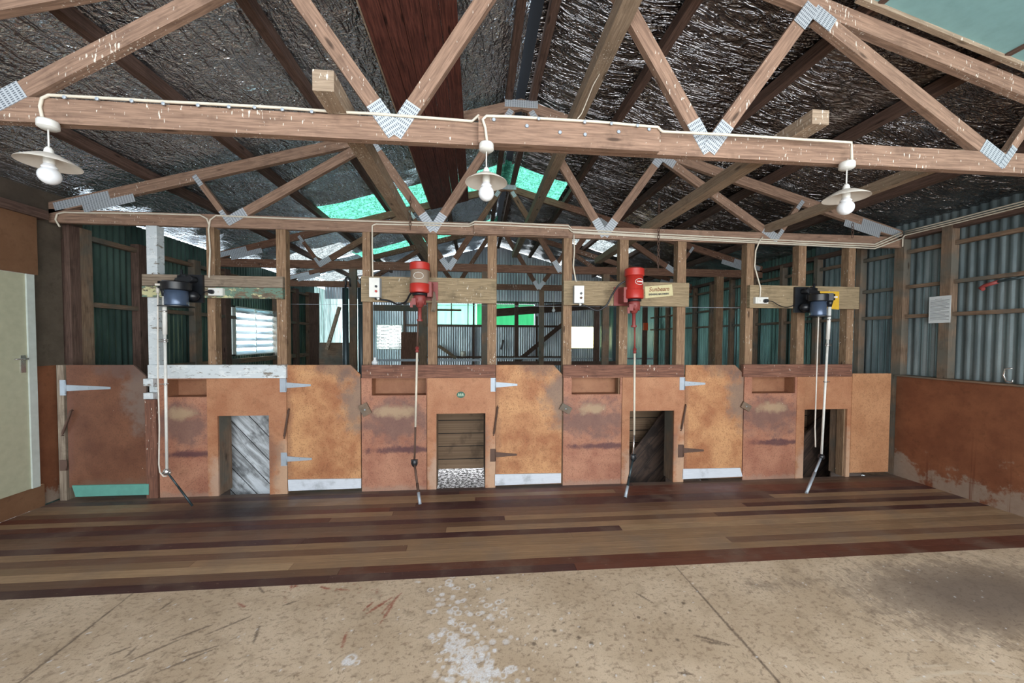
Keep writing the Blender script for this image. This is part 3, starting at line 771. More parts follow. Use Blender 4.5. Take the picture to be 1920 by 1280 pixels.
# ================================================================== PARTITION
# studs: (x0, x1 at mid height, top y known) ; material key
ST = [(277, 297, 'oldwhite', 'white-washed post behind the first black and blue shearing machine'),
      (389, 404, 'stud', 'brown stud with the white cable running down to the left socket'),
      (519, 537, 'stud', 'brown stud between the louvre window and the second gate'),
      (680, 695, 'stud', 'stud behind the left switch box'),
      (802, 819, 'stud', 'stud just right of the left red motor'),
      (914, 931, 'stud', 'stud at the hinge side of the third gate'),
      (1056, 1072, 'stud', 'stud behind the right switch box'),
      (1161, 1177, 'stud', 'knotty pale stud behind the right red motor'),
      (1269, 1285, 'stud', 'orange-brown stud at the hinge side of the fourth gate'),
      (1398, 1412, 'stud', 'stud left of the right-hand socket'),
      (1495, 1509, 'stud', 'stud behind the second black and blue shearing machine'),
      (1588, 1601, 'stud', 'last stud of the partition, left of the bare end panel')]
SX = []
for (a, b, mt, lb) in ST:
    xa, xb = at(a, 600).x, at(b, 600).x; SX.append((xa, xb))
    o = build('partition_stud', MB().box(xa, xb, .002, .088, 0, ZB0-.002, 2), M[mt]); tag(o, lb, 'stud', 'studs of the partition')
# white post has a deeper painted block at its top: same object
RB = lambda x0, y0, x1, y1, Y0, T: rect(x0, y0, x1, y1, Y0)+(T,)
def board(name, px, Y0, T, mat, label, cat='board', group=None):
    x0, x1, z0, z1 = rect(*px, Y0)
    return tag(build(name, MB().box(x0, x1, Y0, Y0+T, z0, z1, 0), mat), label, cat, group)
board('rail_board', (277, 684, 536, 709), -.05, .046, M['oldwhite'], 'white-washed rail board on top of the first porthole panel', 'rail', 'rail boards')
board('rail_board', (678, 684, 929, 708), -.045, .041, M['rail'], 'red-brown rail board below the left red motor', 'rail', 'rail boards')
board('rail_board', (1056, 684, 1283, 707), -.045, .041, M['rail'], 'red-brown rail board below the right red motor', 'rail', 'rail boards')
board('rail_board', (1394, 683, 1598, 706), -.045, .041, M['rail'], 'red-brown rail board below the right black and blue machine', 'rail', 'rail boards')
board('machine_board', (266, 516, 530, 537), -.05, .046, M['oldboard'], 'upper weathered brown board carrying the left black machine', 'board', 'boards carrying the shearing machines')
board('machine_board', (266, 538, 530, 558), -.05, .046, M['greenboard'], 'lower board with peeling green and cream paint carrying the left black machine', 'board', 'boards carrying the shearing machines')
board('machine_board', (677, 520, 931, 567), -.05, .046, M['board'], 'wide sawn board carrying the left red motor', 'board', 'boards carrying the shearing machines')
board('machine_board', (1057, 528, 1292, 573), -.05, .046, M['board'], 'wide sawn board carrying the right red motor and the cream sign', 'board', 'boards carrying the shearing machines')
board('machine_board', (1406, 536, 1611, 578), -.05, .046, M['board'], 'wide sawn board carrying the right black machine and the yellow card', 'board', 'boards carrying the shearing machines')

def hinge(g, px, mat):
    """T hinge: px = plate x0,y0,x1,y1, strap tip x, strap root y half height"""
    x0, y0, x1, y1, tip, tm = px; Y = -.022
    xa, xb, za, zb = rect(x0, y0, x1, y1, Y); zt = at(tip, tm, Y); zr = at(x1, tm, Y)
    hg = build('hinge', MB().box(xa, xb, Y-.005, Y, za, zb).cyl((xb, Y-.006, za+.01), (xb, Y-.006, zb-.01), .006, n=10), mat, g)
    h = (zb-za)*.2; mb = MB()
    mb.prism([(xb, zr.z-h), (zt.x, zt.z-h*.35), (zt.x, zt.z+h*.35), (xb, zr.z+h)], Y-.006, Y)
    for f in (.25, .5, .78): mb.lathe((xb+(zt.x-xb)*f, Y-.006, zr.z), [(0, .005), (.003, .004)], 8, (0, -1, 0))
    build('strap', mb, mat, hg); return hg
def spring(g, p, q):
    a, b = at(*p, -.04), at(*q, -.04); n = 60; pts = []
    d_ = (b-a); L = d_.length; d_.normalize(); s1 = d_.cross(Vector((0, 1, 0))).normalized(); s2 = d_.cross(s1)
    for i in range(n*6+1):
        t = i/(n*6); th = 2*math.pi*i/6.0
        pts.append(a+d_*L*t+s1*.008*math.cos(th)+s2*.008*math.sin(th))
    mb = MB().tube(pts, .0028, 5)
    mb.tube([a+Vector((0, .02, .0)), a-d_*.015, a], .004, 6); mb.tube([b, b+d_*.02, b+Vector((0, .02, 0))+d_*.02], .004, 6)
    return build('spring', mb, M['rust'], g)
def gate(px, chamf, kick, kickmat, hinges, spr, mat, label, post=None):
    x0, y0, x1, y1 = px; Y = -.02
    xa, xb = at(x0, 800, Y).x+.004, at(x1, 800, Y).x-.004; xm = (x0+x1)/2
    zb = at(xm, y1, Y).z; zt = at(xm, y0, Y).z; zb = max(zb, .012)
    cx, cy = at(chamf[0], y0, Y).x, at(x1, chamf[1], Y).z
    root = thing('pen_gate', (xa, Y, 0), label, 'gate', 'catching pen gates')
    build('gate_panel', MB().prism([(xa, zb), (xb, zb), (xb, cy), (cx, zt), (xa, zt)], Y, Y+.018), mat, root)
    k = [at(*q, Y-.012) for q in kick]
    build('kick_board', MB().prism([(q.x, max(q.z, .012)) for q in k], Y-.014, Y-.001), kickmat, root)
    for hx, hm in hinges: hinge(root, hx, hm)
    if spr: spring(root, *spr)
    return root
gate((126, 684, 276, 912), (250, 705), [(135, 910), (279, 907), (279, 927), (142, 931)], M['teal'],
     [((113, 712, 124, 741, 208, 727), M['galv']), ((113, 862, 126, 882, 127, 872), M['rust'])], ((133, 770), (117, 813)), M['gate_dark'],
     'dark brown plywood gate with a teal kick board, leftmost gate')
gate((538, 684, 677, 917), (657, 702), [(540, 899), (677, 897), (677, 915), (541, 920)], M['kick'],
     [((525, 709, 537, 735, 583, 722), M['galv']), ((527, 848, 538, 873, 585, 860), M['galv'])], ((541, 768), (533, 818)), M['gate'],
     'orange plywood gate with pale kick board and two bright hinges')
gate((929, 684, 1054, 908), (1038, 702), [(928, 889), (1052, 887), (1052, 905), (928, 910)], M['kick'],
     [((920, 708, 929, 734, 970, 721), M['galv']), ((919, 841, 929, 865, 969, 852), M['rust'])], ((933, 763), (926, 813)), M['gate'],
     'orange plywood gate with pale kick board between the two red motors')
gate((1283, 684, 1393, 896), (1378, 701), [(1281, 879), (1388, 877), (1392, 893), (1280, 898)], M['kick'],
     [((1274, 707, 1283, 731, 1322, 719), M['galv']), ((1271, 833, 1281, 857, 1319, 844), M['rust'])], ((1286, 760), (1278, 804)), M['gate'],
     'brightest orange plywood gate with pale kick board right of the right red motor')
xa, xb = at(113, 800).x, at(126, 800).x
o = build('gate_post', MB().box(xa, xb, -.02, .07, 0, 1.285, 2), M['oldboard']); tag(o, 'grey weathered post the leftmost gate hangs on', 'post')
def latch(c, r, ang, label):
    q = at(*c, -.045); h = MB(); w_, hh = r
    cs, sn = math.cos(ang), math.sin(ang)
    pts = [(q.x+cs*a-sn*b, q.z+sn*a+cs*b) for a, b in ((-w_, -hh), (w_, -hh), (w_, hh), (-w_, hh))]
    h.prism(pts, -.045, -.022); o = build('turn_button', h, M['stud_grey']); tag(o, label, 'latch', 'wooden turn buttons')
    build('screw', MB().lathe((q.x, -.045, q.z), [(0, .008), (.004, .005)], 12, (0, -1, 0)), M['galv'], o)
latch((684, 768), (.045, .06), .45, 'wooden turn button latch right of the gate with two bright hinges')
latch((1061, 766), (.06, .036), -.5, 'wooden turn button latch right of the gate between the red motors')
latch((1400, 762), (.055, .034), -.5, 'wooden turn button latch right of the brightest orange gate')

def fixed(px, slot, label, lit='fixed'):
    """fixed panel with an open recess under the rail"""
    x0, y0, x1, y1 = px; Y = -.02
    xa, xb, za, zb = rect(x0, y0, x1, y1, Y); sa, sb, sz0, sz1 = rect(*slot, Y)
    root = thing('fixed_panel', ((xa+xb)/2, Y, 0), label, 'panel', 'fixed panels with a recess')
    build('panel_board', MB().framed(xa, xb, 0, zb, sa, sb, sz0, sz1, Y, Y+.018), M[lit], root)
    t = .012; D = .13
    rb = MB().box(sa-t, sb+t, Y+.02+D, Y+.02+D+t, sz0-t, sz1+t).box(sa-t, sb+t, Y+.019, Y+.02+D, sz0-t, sz0).box(sa-t, sb+t, Y+.019, Y+.02+D, sz1, sz1+t).box(sa-t, sa, Y+.019, Y+.02+D, sz0, sz1).box(sb, sb+t, Y+.019, Y+.02+D, sz0, sz1)
    build('recess_box', rb, M['recess'], root)
    return root
fixed((298, 709, 389, 931), (312, 711, 388, 744), 'dark worn fixed panel with recess behind the leftmost hanging tube')
fixed((678, 708, 800, 919), (697, 709, 799, 741), 'worn fixed panel with recess behind the hanging tube of the left red motor')
fixed((1056, 707, 1165, 907), (1072, 708, 1163, 739), 'worn pinkish fixed panel with recess left of the third porthole')
fixed((1394, 706, 1493, 896), (1410, 707, 1491, 737), 'worn fixed panel with recess left of the rightmost porthole')
xa, xb = SX[0]
o = build('fixed_panel', MB().box(at(277, 800).x, at(298, 800).x, -.03, -.003, 0, at(288, 748).z, 2), M['rail']); tag(o, 'narrow red-brown upright facing the foot of the white-washed post', 'board')
o = build('post_block', MB().box(at(279, 730).x, at(297, 730).x, -.06, -.004, at(288, 722).z, at(288, 709).z).box(at(279, 740).x, at(297, 740).x, -.06, -.004, at(288, 746).z, at(288, 735).z), M['oldwhite']); tag(o, 'white painted packer blocks under the left end of the white rail', 'block')

def porthole(px, hole, label, chutemat, jamb):
    x0, y0, x1, y1 = px; Y = -.024
    xa, xb, za, zb = rect(x0, y0, x1, y1, Y); ha, hb, hz0, hz1 = rect(*hole, Y)
    root = thing('porthole_panel', ((xa+xb)/2, Y, 0), label, 'panel', 'porthole panels')
    build('panel_board', MB().framed(xa, xb, 0, zb, ha, hb, 0, hz1, Y, Y+.022), M['port'], root)
    build('jamb', MB().box(ha-.02, ha-.001, Y+.023, .188, 0, hz1, 2), M['stud_grey'], root)
    build('jamb', MB().box(hb+.001, hb+.02, Y+.023, .188, 0, hz1, 2), M['stud_grey'], root)
    return ha, hb, hz1
boardsM = {}
def chute_mat(name, a, b, ang, sc=9):
    m = NT(name); p = m.pos(); s_ = m.sep(p)
    # boards run down the slide in the YZ plane
    u = m.math('ADD', m.math('MULTIPLY', s_[1], math.sin(ang)), m.math('MULTIPLY', s_[2], math.cos(ang)))
    v = m.math('SUBTRACT', m.math('MULTIPLY', s_[1], math.cos(ang)), m.math('MULTIPLY', s_[2], math.sin(ang)))
    cb = m.n('ShaderNodeCombineXYZ'); m._set(cb.inputs[0], u); m._set(cb.inputs[1], v)
    bd = m.math('FRACT', m.math('MULTIPLY', u, sc)); gap = m.math('LESS_THAN', bd, .06)
    g = m.noise(m.map(cb.outputs[0], scale=(26, 2, 1)), 2, 5, .65, .4)
    c = m.mix(m.rng(g, .35, .65), a, b); c = m.mix(m.math('MULTIPLY', m.rng(m.noise(p, 5, 4), .5, .65), .6), c, tuple(q*.5 for q in a)); c = m.mix(gap, c, (.01, .01, .01))
    m.set(base=c, rough=.7); return m.m
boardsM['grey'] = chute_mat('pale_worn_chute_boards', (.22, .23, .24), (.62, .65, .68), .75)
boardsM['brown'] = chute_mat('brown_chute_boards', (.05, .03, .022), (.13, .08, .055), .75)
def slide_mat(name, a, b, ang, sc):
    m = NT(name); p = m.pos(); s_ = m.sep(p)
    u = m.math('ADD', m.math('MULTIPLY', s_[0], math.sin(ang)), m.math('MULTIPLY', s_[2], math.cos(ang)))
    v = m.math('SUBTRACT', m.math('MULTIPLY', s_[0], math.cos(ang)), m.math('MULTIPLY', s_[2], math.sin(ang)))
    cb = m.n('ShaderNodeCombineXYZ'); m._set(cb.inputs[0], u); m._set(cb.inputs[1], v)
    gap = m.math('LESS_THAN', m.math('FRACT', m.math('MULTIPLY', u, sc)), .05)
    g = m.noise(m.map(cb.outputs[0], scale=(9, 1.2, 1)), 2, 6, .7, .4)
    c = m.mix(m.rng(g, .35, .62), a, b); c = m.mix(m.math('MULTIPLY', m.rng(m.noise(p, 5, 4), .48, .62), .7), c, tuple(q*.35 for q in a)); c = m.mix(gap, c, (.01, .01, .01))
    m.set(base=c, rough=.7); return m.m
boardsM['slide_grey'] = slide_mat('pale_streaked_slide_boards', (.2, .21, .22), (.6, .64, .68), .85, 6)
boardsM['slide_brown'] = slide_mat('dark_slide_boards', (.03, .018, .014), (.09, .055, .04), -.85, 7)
boardsM['back'] = chute_mat('chute_back_boards', (.24, .15, .09), (.36, .24, .15), 0, 6)  # colour raised so the back boards look lit
CH = []
def chute(ha, hb, hz, side, label, key, edge=None):
    hr = hb; hb = hb+.42 if side == 'r' else hb
    CH.append((ha-.14, hb+.02)); Y0 = .19; zlo = -.1 if side == 'c' else -.84; D = .95; root = thing('sheep_chute', ((ha+hb)/2, .1, -.8), label, 'chute', 'sheep chutes behind the portholes')
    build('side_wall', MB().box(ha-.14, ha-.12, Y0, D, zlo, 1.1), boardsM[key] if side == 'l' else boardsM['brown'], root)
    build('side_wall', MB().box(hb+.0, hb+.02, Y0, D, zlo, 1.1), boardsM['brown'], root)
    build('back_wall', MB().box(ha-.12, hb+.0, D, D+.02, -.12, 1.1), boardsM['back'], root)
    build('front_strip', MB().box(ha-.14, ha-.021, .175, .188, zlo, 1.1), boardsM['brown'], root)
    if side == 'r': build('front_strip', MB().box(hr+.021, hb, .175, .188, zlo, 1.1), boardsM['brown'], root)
    if side != 'l': build('lid', MB().box(ha-.14, hb+.02, Y0, D+.02, 1.101, 1.12), boardsM['back'], root)  # unseen board added on top to keep the chute dark
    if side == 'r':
        # dark slide boards; their sloping edge traces the shade in the chute
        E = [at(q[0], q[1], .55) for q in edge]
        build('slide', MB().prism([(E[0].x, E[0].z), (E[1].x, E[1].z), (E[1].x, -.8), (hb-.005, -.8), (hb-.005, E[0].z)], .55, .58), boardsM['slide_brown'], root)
    if side == 'l':
        build('slide', MB().prism([(ha-.115, hz+.05), (hb-.005, hz+.02), (hb-.005, -.8), (ha-.115, -.8)], .30, .33), boardsM['slide_grey'], root)
    return root
h = porthole((389, 709, 538, 930), (409, 779, 505, 930), 'first porthole panel from the left, beside the gate with two bright hinges', 'grey', 1)
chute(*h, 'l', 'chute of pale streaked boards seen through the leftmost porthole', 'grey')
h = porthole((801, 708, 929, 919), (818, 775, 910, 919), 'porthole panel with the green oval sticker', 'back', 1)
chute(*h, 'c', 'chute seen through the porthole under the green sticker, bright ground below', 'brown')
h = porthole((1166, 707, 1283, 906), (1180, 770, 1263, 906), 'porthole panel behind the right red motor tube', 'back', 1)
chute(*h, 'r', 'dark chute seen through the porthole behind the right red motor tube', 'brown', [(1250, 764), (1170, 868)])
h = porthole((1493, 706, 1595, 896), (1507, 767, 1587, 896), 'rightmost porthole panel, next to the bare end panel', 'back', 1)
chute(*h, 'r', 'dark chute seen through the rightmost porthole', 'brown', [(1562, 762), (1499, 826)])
x0, x1, z0, z1 = rect(1596, 700, 1668, 885, -.03)
o = build('end_panel', MB().prism([(x0, z0), (x1, z0), (x1, z1), (x0, z1)], -.03, -.012), M['plain']); tag(o, 'bare orange plywood panel in the right corner of the partition', 'panel')
edges = [XL]+[e for c_ in CH for e in c_]+[XR]
for a_, b_ in zip(edges[::2], edges[1::2]): struct('floor', MB().box(a_, b_, .0, 1.05, -.06, -.001), M['stud_grey'])

# green oval sticker
q = at(864, 740, -.026); mb = MB(); n = 28
b0 = [(q.x+.043*math.cos(2*math.pi*i/n), q.z+.033*math.sin(2*math.pi*i/n)) for i in range(n)]
st = build('sticker', mb.prism(b0, -.0265, -.0242), M['greenink']); tag(st, 'small dark green oval sticker above the second porthole', 'sticker')
mb = MB()
for k in range(3): mb.prism([(q.x-.026+k*.02, q.z-.004), (q.x-.012+k*.02, q.z-.004), (q.x-.017+k*.02, q.z+.016), (q.x-.023+k*.02, q.z+.016)], -.028, -.0264)
mb.box(q.x-.034, q.x+.034, -.028, -.0264, q.z-.012, q.z-.008)
build('emblem', mb, M['paleink'], st)

# ================================================================== LAMPS
def lamp_at(px, label, swing):
    base = at(px[0], px[1], TR[0]-.03); return base
base = at(912, 265, TR[0]-.025); base.z = ZB0-.001
L1 = thing('pendant_lamp', base, 'x', 'lamp', 'three pendant lamps under the nearest truss')
B = base
build('ceiling_rose', MB().lathe(B, [(0, .036), (-.008, .04), (-.034, .04), (-.042, .03), (-.044, .012)], 28), M['white'], L1)
build('cord', MB().cyl(B+Vector((0, 0, -.04)), B+Vector((0, 0, -.14)), .0035), M['white'], L1)
build('socket', MB().lathe(B, [(-.128, .008), (-.14, .016), (-.165, .02), (-.2, .021), (-.225, .02)], 20), M['white'], L1)
sh = MB().lathe(B, [(-.16, .021), (-.168, .045), (-.19, .085), (-.208, .112), (-.213, .115), (-.211, .109), (-.192, .082), (-.171, .04), (-.166, .021)], 40, cap=False)
build('lamp_shade', sh, M['dirty_white'], L1)
pr = [(-.195, .018), (-.215, .021), (-.228, .03)]
for i in range(1, 13):
    t = i/12*math.pi*.86+.42*0+.42; pr.append((-.268+.0425*math.cos(t), .0425*math.sin(t)))
build('bulb', MB().lathe(B, pr+[(-.3105, .004)], 28), M['bulb'], L1)
L1['label'] = 'middle white pendant lamp, hanging below the left end of the splice board'
b1 = at(90, 226, TR[0]-.025); b2 = at(1588, 306, TR[0]-.025)
dup(L1, (b1.x, b1.y, base.z), 'leftmost white pendant lamp, near the dark corner of the ceiling')
dup(L1, (b2.x, b2.y, base.z), 'rightmost white pendant lamp, in front of the dark foil')

# ================================================================== CABLES
def cable(pxs, Y, label, r=.0075, n=7, mat='cable', sag=0, jit=.0012, name='cable', cat='cable'):
    P = [at(x, y, Y) if len(q_) == 2 else at(x, y, q_[2]) for q_ in pxs for (x, y) in [q_[:2]]]
    # smooth the corners
    out = []
    for i in range(len(P)-1):
        k = max(2, int((P[i+1]-P[i]).length/.12))
        for j in range(k): out.append(P[i].lerp(P[i+1], j/k)+Vector((0, 0, random.uniform(-jit, jit))))
    out.append(P[-1])
    return tag(build(name, MB().tube(out, r, n), M[mat]), label, cat)
c1 = cable([(80, 224), (75, 200), (79, 184), (92, 178), (300, 190), (480, 199), (640, 210), (740, 216), (885, 227), (898, 216)], TR[0]-.008, 'white cable clipped along the left half of the nearest beam')
def clips(cb, pts, Y):
    for (x, y) in pts:
        q = at(x, y, Y); build('cable_clip', MB().lathe(q, [(0, .009), (.006, .009), (.009, .005)], 10, (0, -1, 0)), M['galv'], cb)
clips(c1, [(122, 183), (183, 186), (248, 190), (307, 195), (372, 198), (430, 201), (478, 202), (530, 206), (585, 210)], TR[0]-.012)
c2 = cable([(913, 264), (910, 240), (905, 224), (912, 217), (980, 220), (1100, 227), (1233, 238), (1242, 247), (1340, 251), (1470, 259), (1596, 267), (1597, 300)], TR[0]-.053, 'white cable clipped along the right half of the nearest beam')
clips(c2, [(1010, 223), (1096, 229), (1146, 232), (1195, 236)], TR[0]-.058)
cable([(1083, 222, -1.85), (1090, 214, -1.8), (1100, 190, -1.7), (1112, 160, -1.5), (1140, 110, -1.3), (1168, 50, -1.3), (1200, -10, -1.4)], -1.85, 'thin loose cord looping off the big rough timber', r=.003)
cable([(897, 400, 0), (745, 396, 0)], 0, 'x') if False else None
YB = -.012
cable([(520, 560), (385, 497), (112, 425), (104, 412), (107, 401), (120, 398), (300, 401), (375, 403), (388, 410), (393, 424)][2:], YB, 'white cable looping at the left end of the partition beam')
cable([(392, 520, -.06), (394, 470, -.02), (391, 430, YB), (394, 412, YB), (405, 404, YB), (520, 409), (700, 415), (880, 420), (890, 415, -.04), (1066, 423, -.04), (1072, 430), (1300, 442), (1500, 452), (1640, 458), (1690, 436, -.05)], YB, 'long upper white cable running along the whole partition beam')
cable([(699, 519, -.06), (698, 460, -.012), (698, 423), (705, 420), (880, 424), (890, 420, -.04), (1066, 428, -.04), (1072, 434), (1300, 446), (1500, 456), (1640, 462), (1692, 440, -.05)], YB, 'second white cable running right from above the left switch box')
cable([(1074, 436, -.012), (1300, 449), (1500, 459), (1640, 466), (1693, 446, -.05)], YB, 'lowest white cable along the right half of the partition beam')
cable([(1076, 440, -.02), (1077, 470, -.015), (1075, 500, -.05), (1080, 528, -.06)], -.02, 'short white cable dropping to the right switch box')
cable([(1425, 557, -.06), (1426, 540, -.06), (1415, 500, -.02), (1417, 470, -.02), (1424, 452, -.02), (1430, 444, YB)], YB, 'white cable dropping to the right-hand socket')
for k, (dz, lb) in enumerate(((0, 'top'), (.022, 'middle'), (.044, 'lowest'))):
    pts = [Vector((XR-.01, y, 2.79-dz+.003*math.sin(y*4))) for y in np.linspace(-3.2, -.04, 20)]
    if k == 2: pts += [Vector((XR-.02, -.03, 2.72)), Vector((XR-.02, -.03, 2.62))]
    tag(build('cable', MB().tube(pts, .007, 7), M['cable']), lb+' of three cables along the top of the right iron wall', 'cable')
cable([(545, 570, .12), (1400, 577, .12)], .12, 'thin straight wire strung across behind the studs', r=.0018, jit=0, mat='galv', name='wire', cat='wire')

# ================================================================== CHAINS
def chain(x, y0, y1, Y, label):
    a, b = at(x, y0, Y), at(x, y1, Y); b.x = a.x; n = max(3, int((a.z-b.z)/.034)); mb = MB()
    for k in range(n):
        c = a+(b-a)*((k+.5)/n); pts = []
        for i in range(14):
            t = 2*math.pi*i/14; u, v_ = .011*math.cos(t), .023*math.sin(t)
            pts.append(c+(Vector((u, 0, v_)) if k % 2 else Vector((0, u, v_))))
        mb.tube(pts, .0035, 6, closed=True)
    return tag(build('chain', mb, M['rust']), label, 'chain', 'rusty hanging chains')
chain(769, 368, 430, -.06, 'short rusty chain hanging in front of the beam above the left red motor')
chain(1236, 372, 503, -.06, 'long rusty chain hanging above the right red motor')
chain(1599, 418, 446, -.06, 'short rusty chain hanging below the rightmost lamp')

# ================================================================== RED MOTORS
def px_profile(x, ylist, Y):
    d = Y+CAMD; out = []; c = at(x, 540, Y)
    for y, hw in ylist: out.append((at(x, y, Y).z-c.z, hw*d/FPX*.985))
    return c, out
def red_motor(x, dy, label, badge, shaft, knee, foot, side, shafts):
    Y = -.20; bx = x
    c = at(x, 540+dy, Y)
    S = (Y+CAMD)/FPX
    def Z(y): return at(x, y+dy, Y).z
    root = thing('shearing_motor', (c.x, Y, Z(550)), label, 'shearing machine', 'red overhead shearing motors')
    def lt(name, prof, mat, n=36): return build(name, MB().lathe((c.x, Y, 0), [(Z(y), hw*S) for y, hw in prof][::-1], n), M[mat], root)
    lt('cap', [(491, 12), (492.5, 16), (494, 18.2), (506, 18.4), (507, 17.2)], 'red')
    lt('motor_body', [(506, 16.4), (532, 16.4), (533, 17)], 'dust' if badge == 'dusty' else 'red')
    lt('motor_band', [(532, 17.2), (533, 18), (548, 18), (549.5, 16)], 'red')
    lt('end_ring', [(549.5, 13.5), (554, 13.5)], 'black')
    g = MB().lathe((c.x, Y, 0), [(Z(y), hw*S) for y, hw in [(553, 10), (557, 11.5), (566, 11.5), (571, 8), (575, 6), (577, 3.5)]][::-1], 12)
    for k in range(6):
        th = k*math.pi/3+.3; g.cyl((c.x+.052*math.cos(th), Y+.052*math.sin(th), Z(571)), (c.x+.052*math.cos(th), Y+.052*math.sin(th), Z(561)), .009, n=8)
    g.box(c.x-.07, c.x-.03, Y-.05, Y-.02, Z(572), Z(560)).box(c.x-.085, c.x-.06, Y-.045, Y-.03, Z(577), Z(566))
    build('gearbox', g, M['dullred'], root)
    build('neck', MB().lathe((c.x, Y, 0), [(Z(y), hw*S) for y, hw in [(575, 3.4), (598, 3.4), (598.5, 5.5), (602, 5.5), (602.5, 3)]][::-1], 16), M['dullred'], root)
    # bracket to the board
    br = MB()
    for s_ in (-1, 1): br.prism([(c.x+s_*.10-.012, 0), (c.x+s_*.10+.012, 0), (c.x+s_*.10+.012, 1), (c.x+s_*.10-.012, 1)], 0, 1) if False else None
    br.box(c.x+side*.095-.02, c.x+side*.095+.02, Y-.02, -.052, Z(556), Z(528)).box(c.x+side*.06-.10, c.x+side*.06+.10, -.062, -.051, Z(560), Z(524)).cyl((c.x+side*.12, Y, Z(542)), (c.x+side*.05, Y, Z(542)), .018)
    build('mounting_bracket', br, M['dullred'], root)
    # oval badge
    bz = Z(519); ring = []
    cxb = x+(0 if badge == 'dusty' else 4)
    for i in range(32):
        t = 2*math.pi*i/32; u, v_ = .047*math.cos(t), .030*math.sin(t)
        th = u/(16.6*S); ring.append((c.x+16.9*S*math.sin(th+(.0 if badge == 'dusty' else .25)), Y-16.9*S*math.cos(th+(.0 if badge == 'dusty' else .25)), bz+v_))
    bd = MB().tube(ring, .0025, 6, closed=True)
    if badge != 'dusty':
        for k in range(-2, 3):
            th = k*.15+.25; bd.box(c.x+17.2*S*math.sin(th)-.004, c.x+17.2*S*math.sin(th)+.004, Y-17.3*S*math.cos(th), Y-16.8*S*math.cos(th), bz-.006, bz+.006)
    build('badge', bd, M['white'], root)
    # drive: shaft, joint, tube, lower joint, hand-piece tube
    p = [at(*q, Y) for q in shaft]; kn = at(*knee, Y-.02); ft = at(*foot, -.30); 
    dvec = ray(*foot); ft = CAMP+dvec*((.02-CAMP.z)/dvec.z); ft.y = max(ft.y, -.42)
    build('shaft', MB().cyl(p[0], p[1], .008, n=12), M['dullred' if badge != 'dusty' else 'rust'], root)
    build('joint', MB().lathe(p[1], [(-.03, .01), (-.02, .02), (.0, .012), (.012, .022), (.03, .01)], 14), M['dullred'], root)
    build('drive_tube', MB().cyl(p[1]+Vector((0, 0, -.03)), p[2], .0105, n=14), M['cable'], root)
    build('lower_shaft', MB().cyl(p[2], kn, .0095, n=12), M['rust' if badge == 'dusty' else 'chrome'], root)
    build('knee_joint', MB().sphere(kn, .028, sc=(1, .8, 1.5)).box(kn.x-.03, kn.x+.03, kn.y-.012, kn.y+.012, kn.z+.01, kn.z+.035).cyl(kn+Vector((-.03, 0, .0)), kn+Vector((.03, 0, .0)), .012), M['black'], root)
    dd = (ft-kn).normalized()
    build('hand_tube', MB().cyl(kn, kn+dd*(ft-kn).length*.55, .011, n=14).cyl(kn+dd*(ft-kn).length*.5, ft, .013, n=14), M['dark_steel' if badge != 'dusty' else 'rust'], root)
    build('tube_end', MB().cyl(kn+dd*(ft-kn).length*.72, ft, .0145, n=14), M['galv'], root)
    return root
MA = red_motor(787, 0, 'red shearing motor with a dust-coated grey-brown middle, left of the two red motors', 'dusty', [(784, 600), (782, 655), (779, 800)], (777, 868), (786, 950), 1, 0)
MBm = red_motor(1189, 11, 'all red shearing motor with a white oval badge, beside the cream sign', 'badge', [(1190, 612), (1190, 657), (1189, 815)], (1187, 858), (1176, 936), -1, 0)
# cables from switch boxes to the motors
def flex(pts, r, parent, mat='black'):
    P = [at(*q) for q in pts]; out = []
    n = len(P)
    for i in range(n-1):
        p0, p1, p2, p3 = P[max(i-1, 0)], P[i], P[i+1], P[min(i+2, n-1)]
        for k in range(8):
            t = k/8; out.append(.5*((2*p1)+(-p0+p2)*t+(2*p0-5*p1+4*p2-p3)*t*t+(-p0+3*p1-3*p2+p3)*t**3))
    out.append(P[-1]); return build('power_cord', MB().tube(out, r, 8), M[mat], parent)
flex([(703, 560, -.07), (712, 561, -.07), (730, 564, -.08), (745, 570, -.1), (760, 566, -.13), (768, 553, -.18), (772, 549, -.2)], .009, MA)
flex([(1089, 571, -.07), (1100, 574, -.07), (1120, 582, -.08), (1137, 572, -.1), (1148, 552, -.13), (1160, 535, -.17), (1172, 527, -.19)], .009, MBm)
def switch_box(px, c1, label):
    x0, x1, z0, z1 = rect(*px, -.13)
    root = thing('switch_box', ((x0+x1)/2, -.05, z0), label, 'switch box', 'switch boxes')
    build('box_body', MB().box(x0+.004, x1+.004, -.12, -.051, z0, z1), M['galv'], root)
    build('cover', MB().box(x0, x1, -.13, -.1205, z0+.002, z1-.002), M['white'], root)
    for k, (f, mt) in enumerate(((.55, 'black'), (.3, c1))):
        q = Vector((x1-(x1-x0)*.3, -.131, z0+(z1-z0)*f)); build('push_button', MB().lathe(q, [(0, .012), (.012, .011)], 18, (0, -1, 0)), M[mt], root)
    build('conduit_gland', MB().cyl(((x0+x1)/2+.02, -.08, z0+.002), ((x0+x1)/2+.03, -.08, z0-.02), .013), M['white'], root)
    return root
switch_box((692, 520, 711, 557), 'red', 'white switch box with a black and a red button on the left wide board')
switch_box((1077, 535, 1095, 568), 'rust', 'white switch box with two dark buttons on the right wide board')
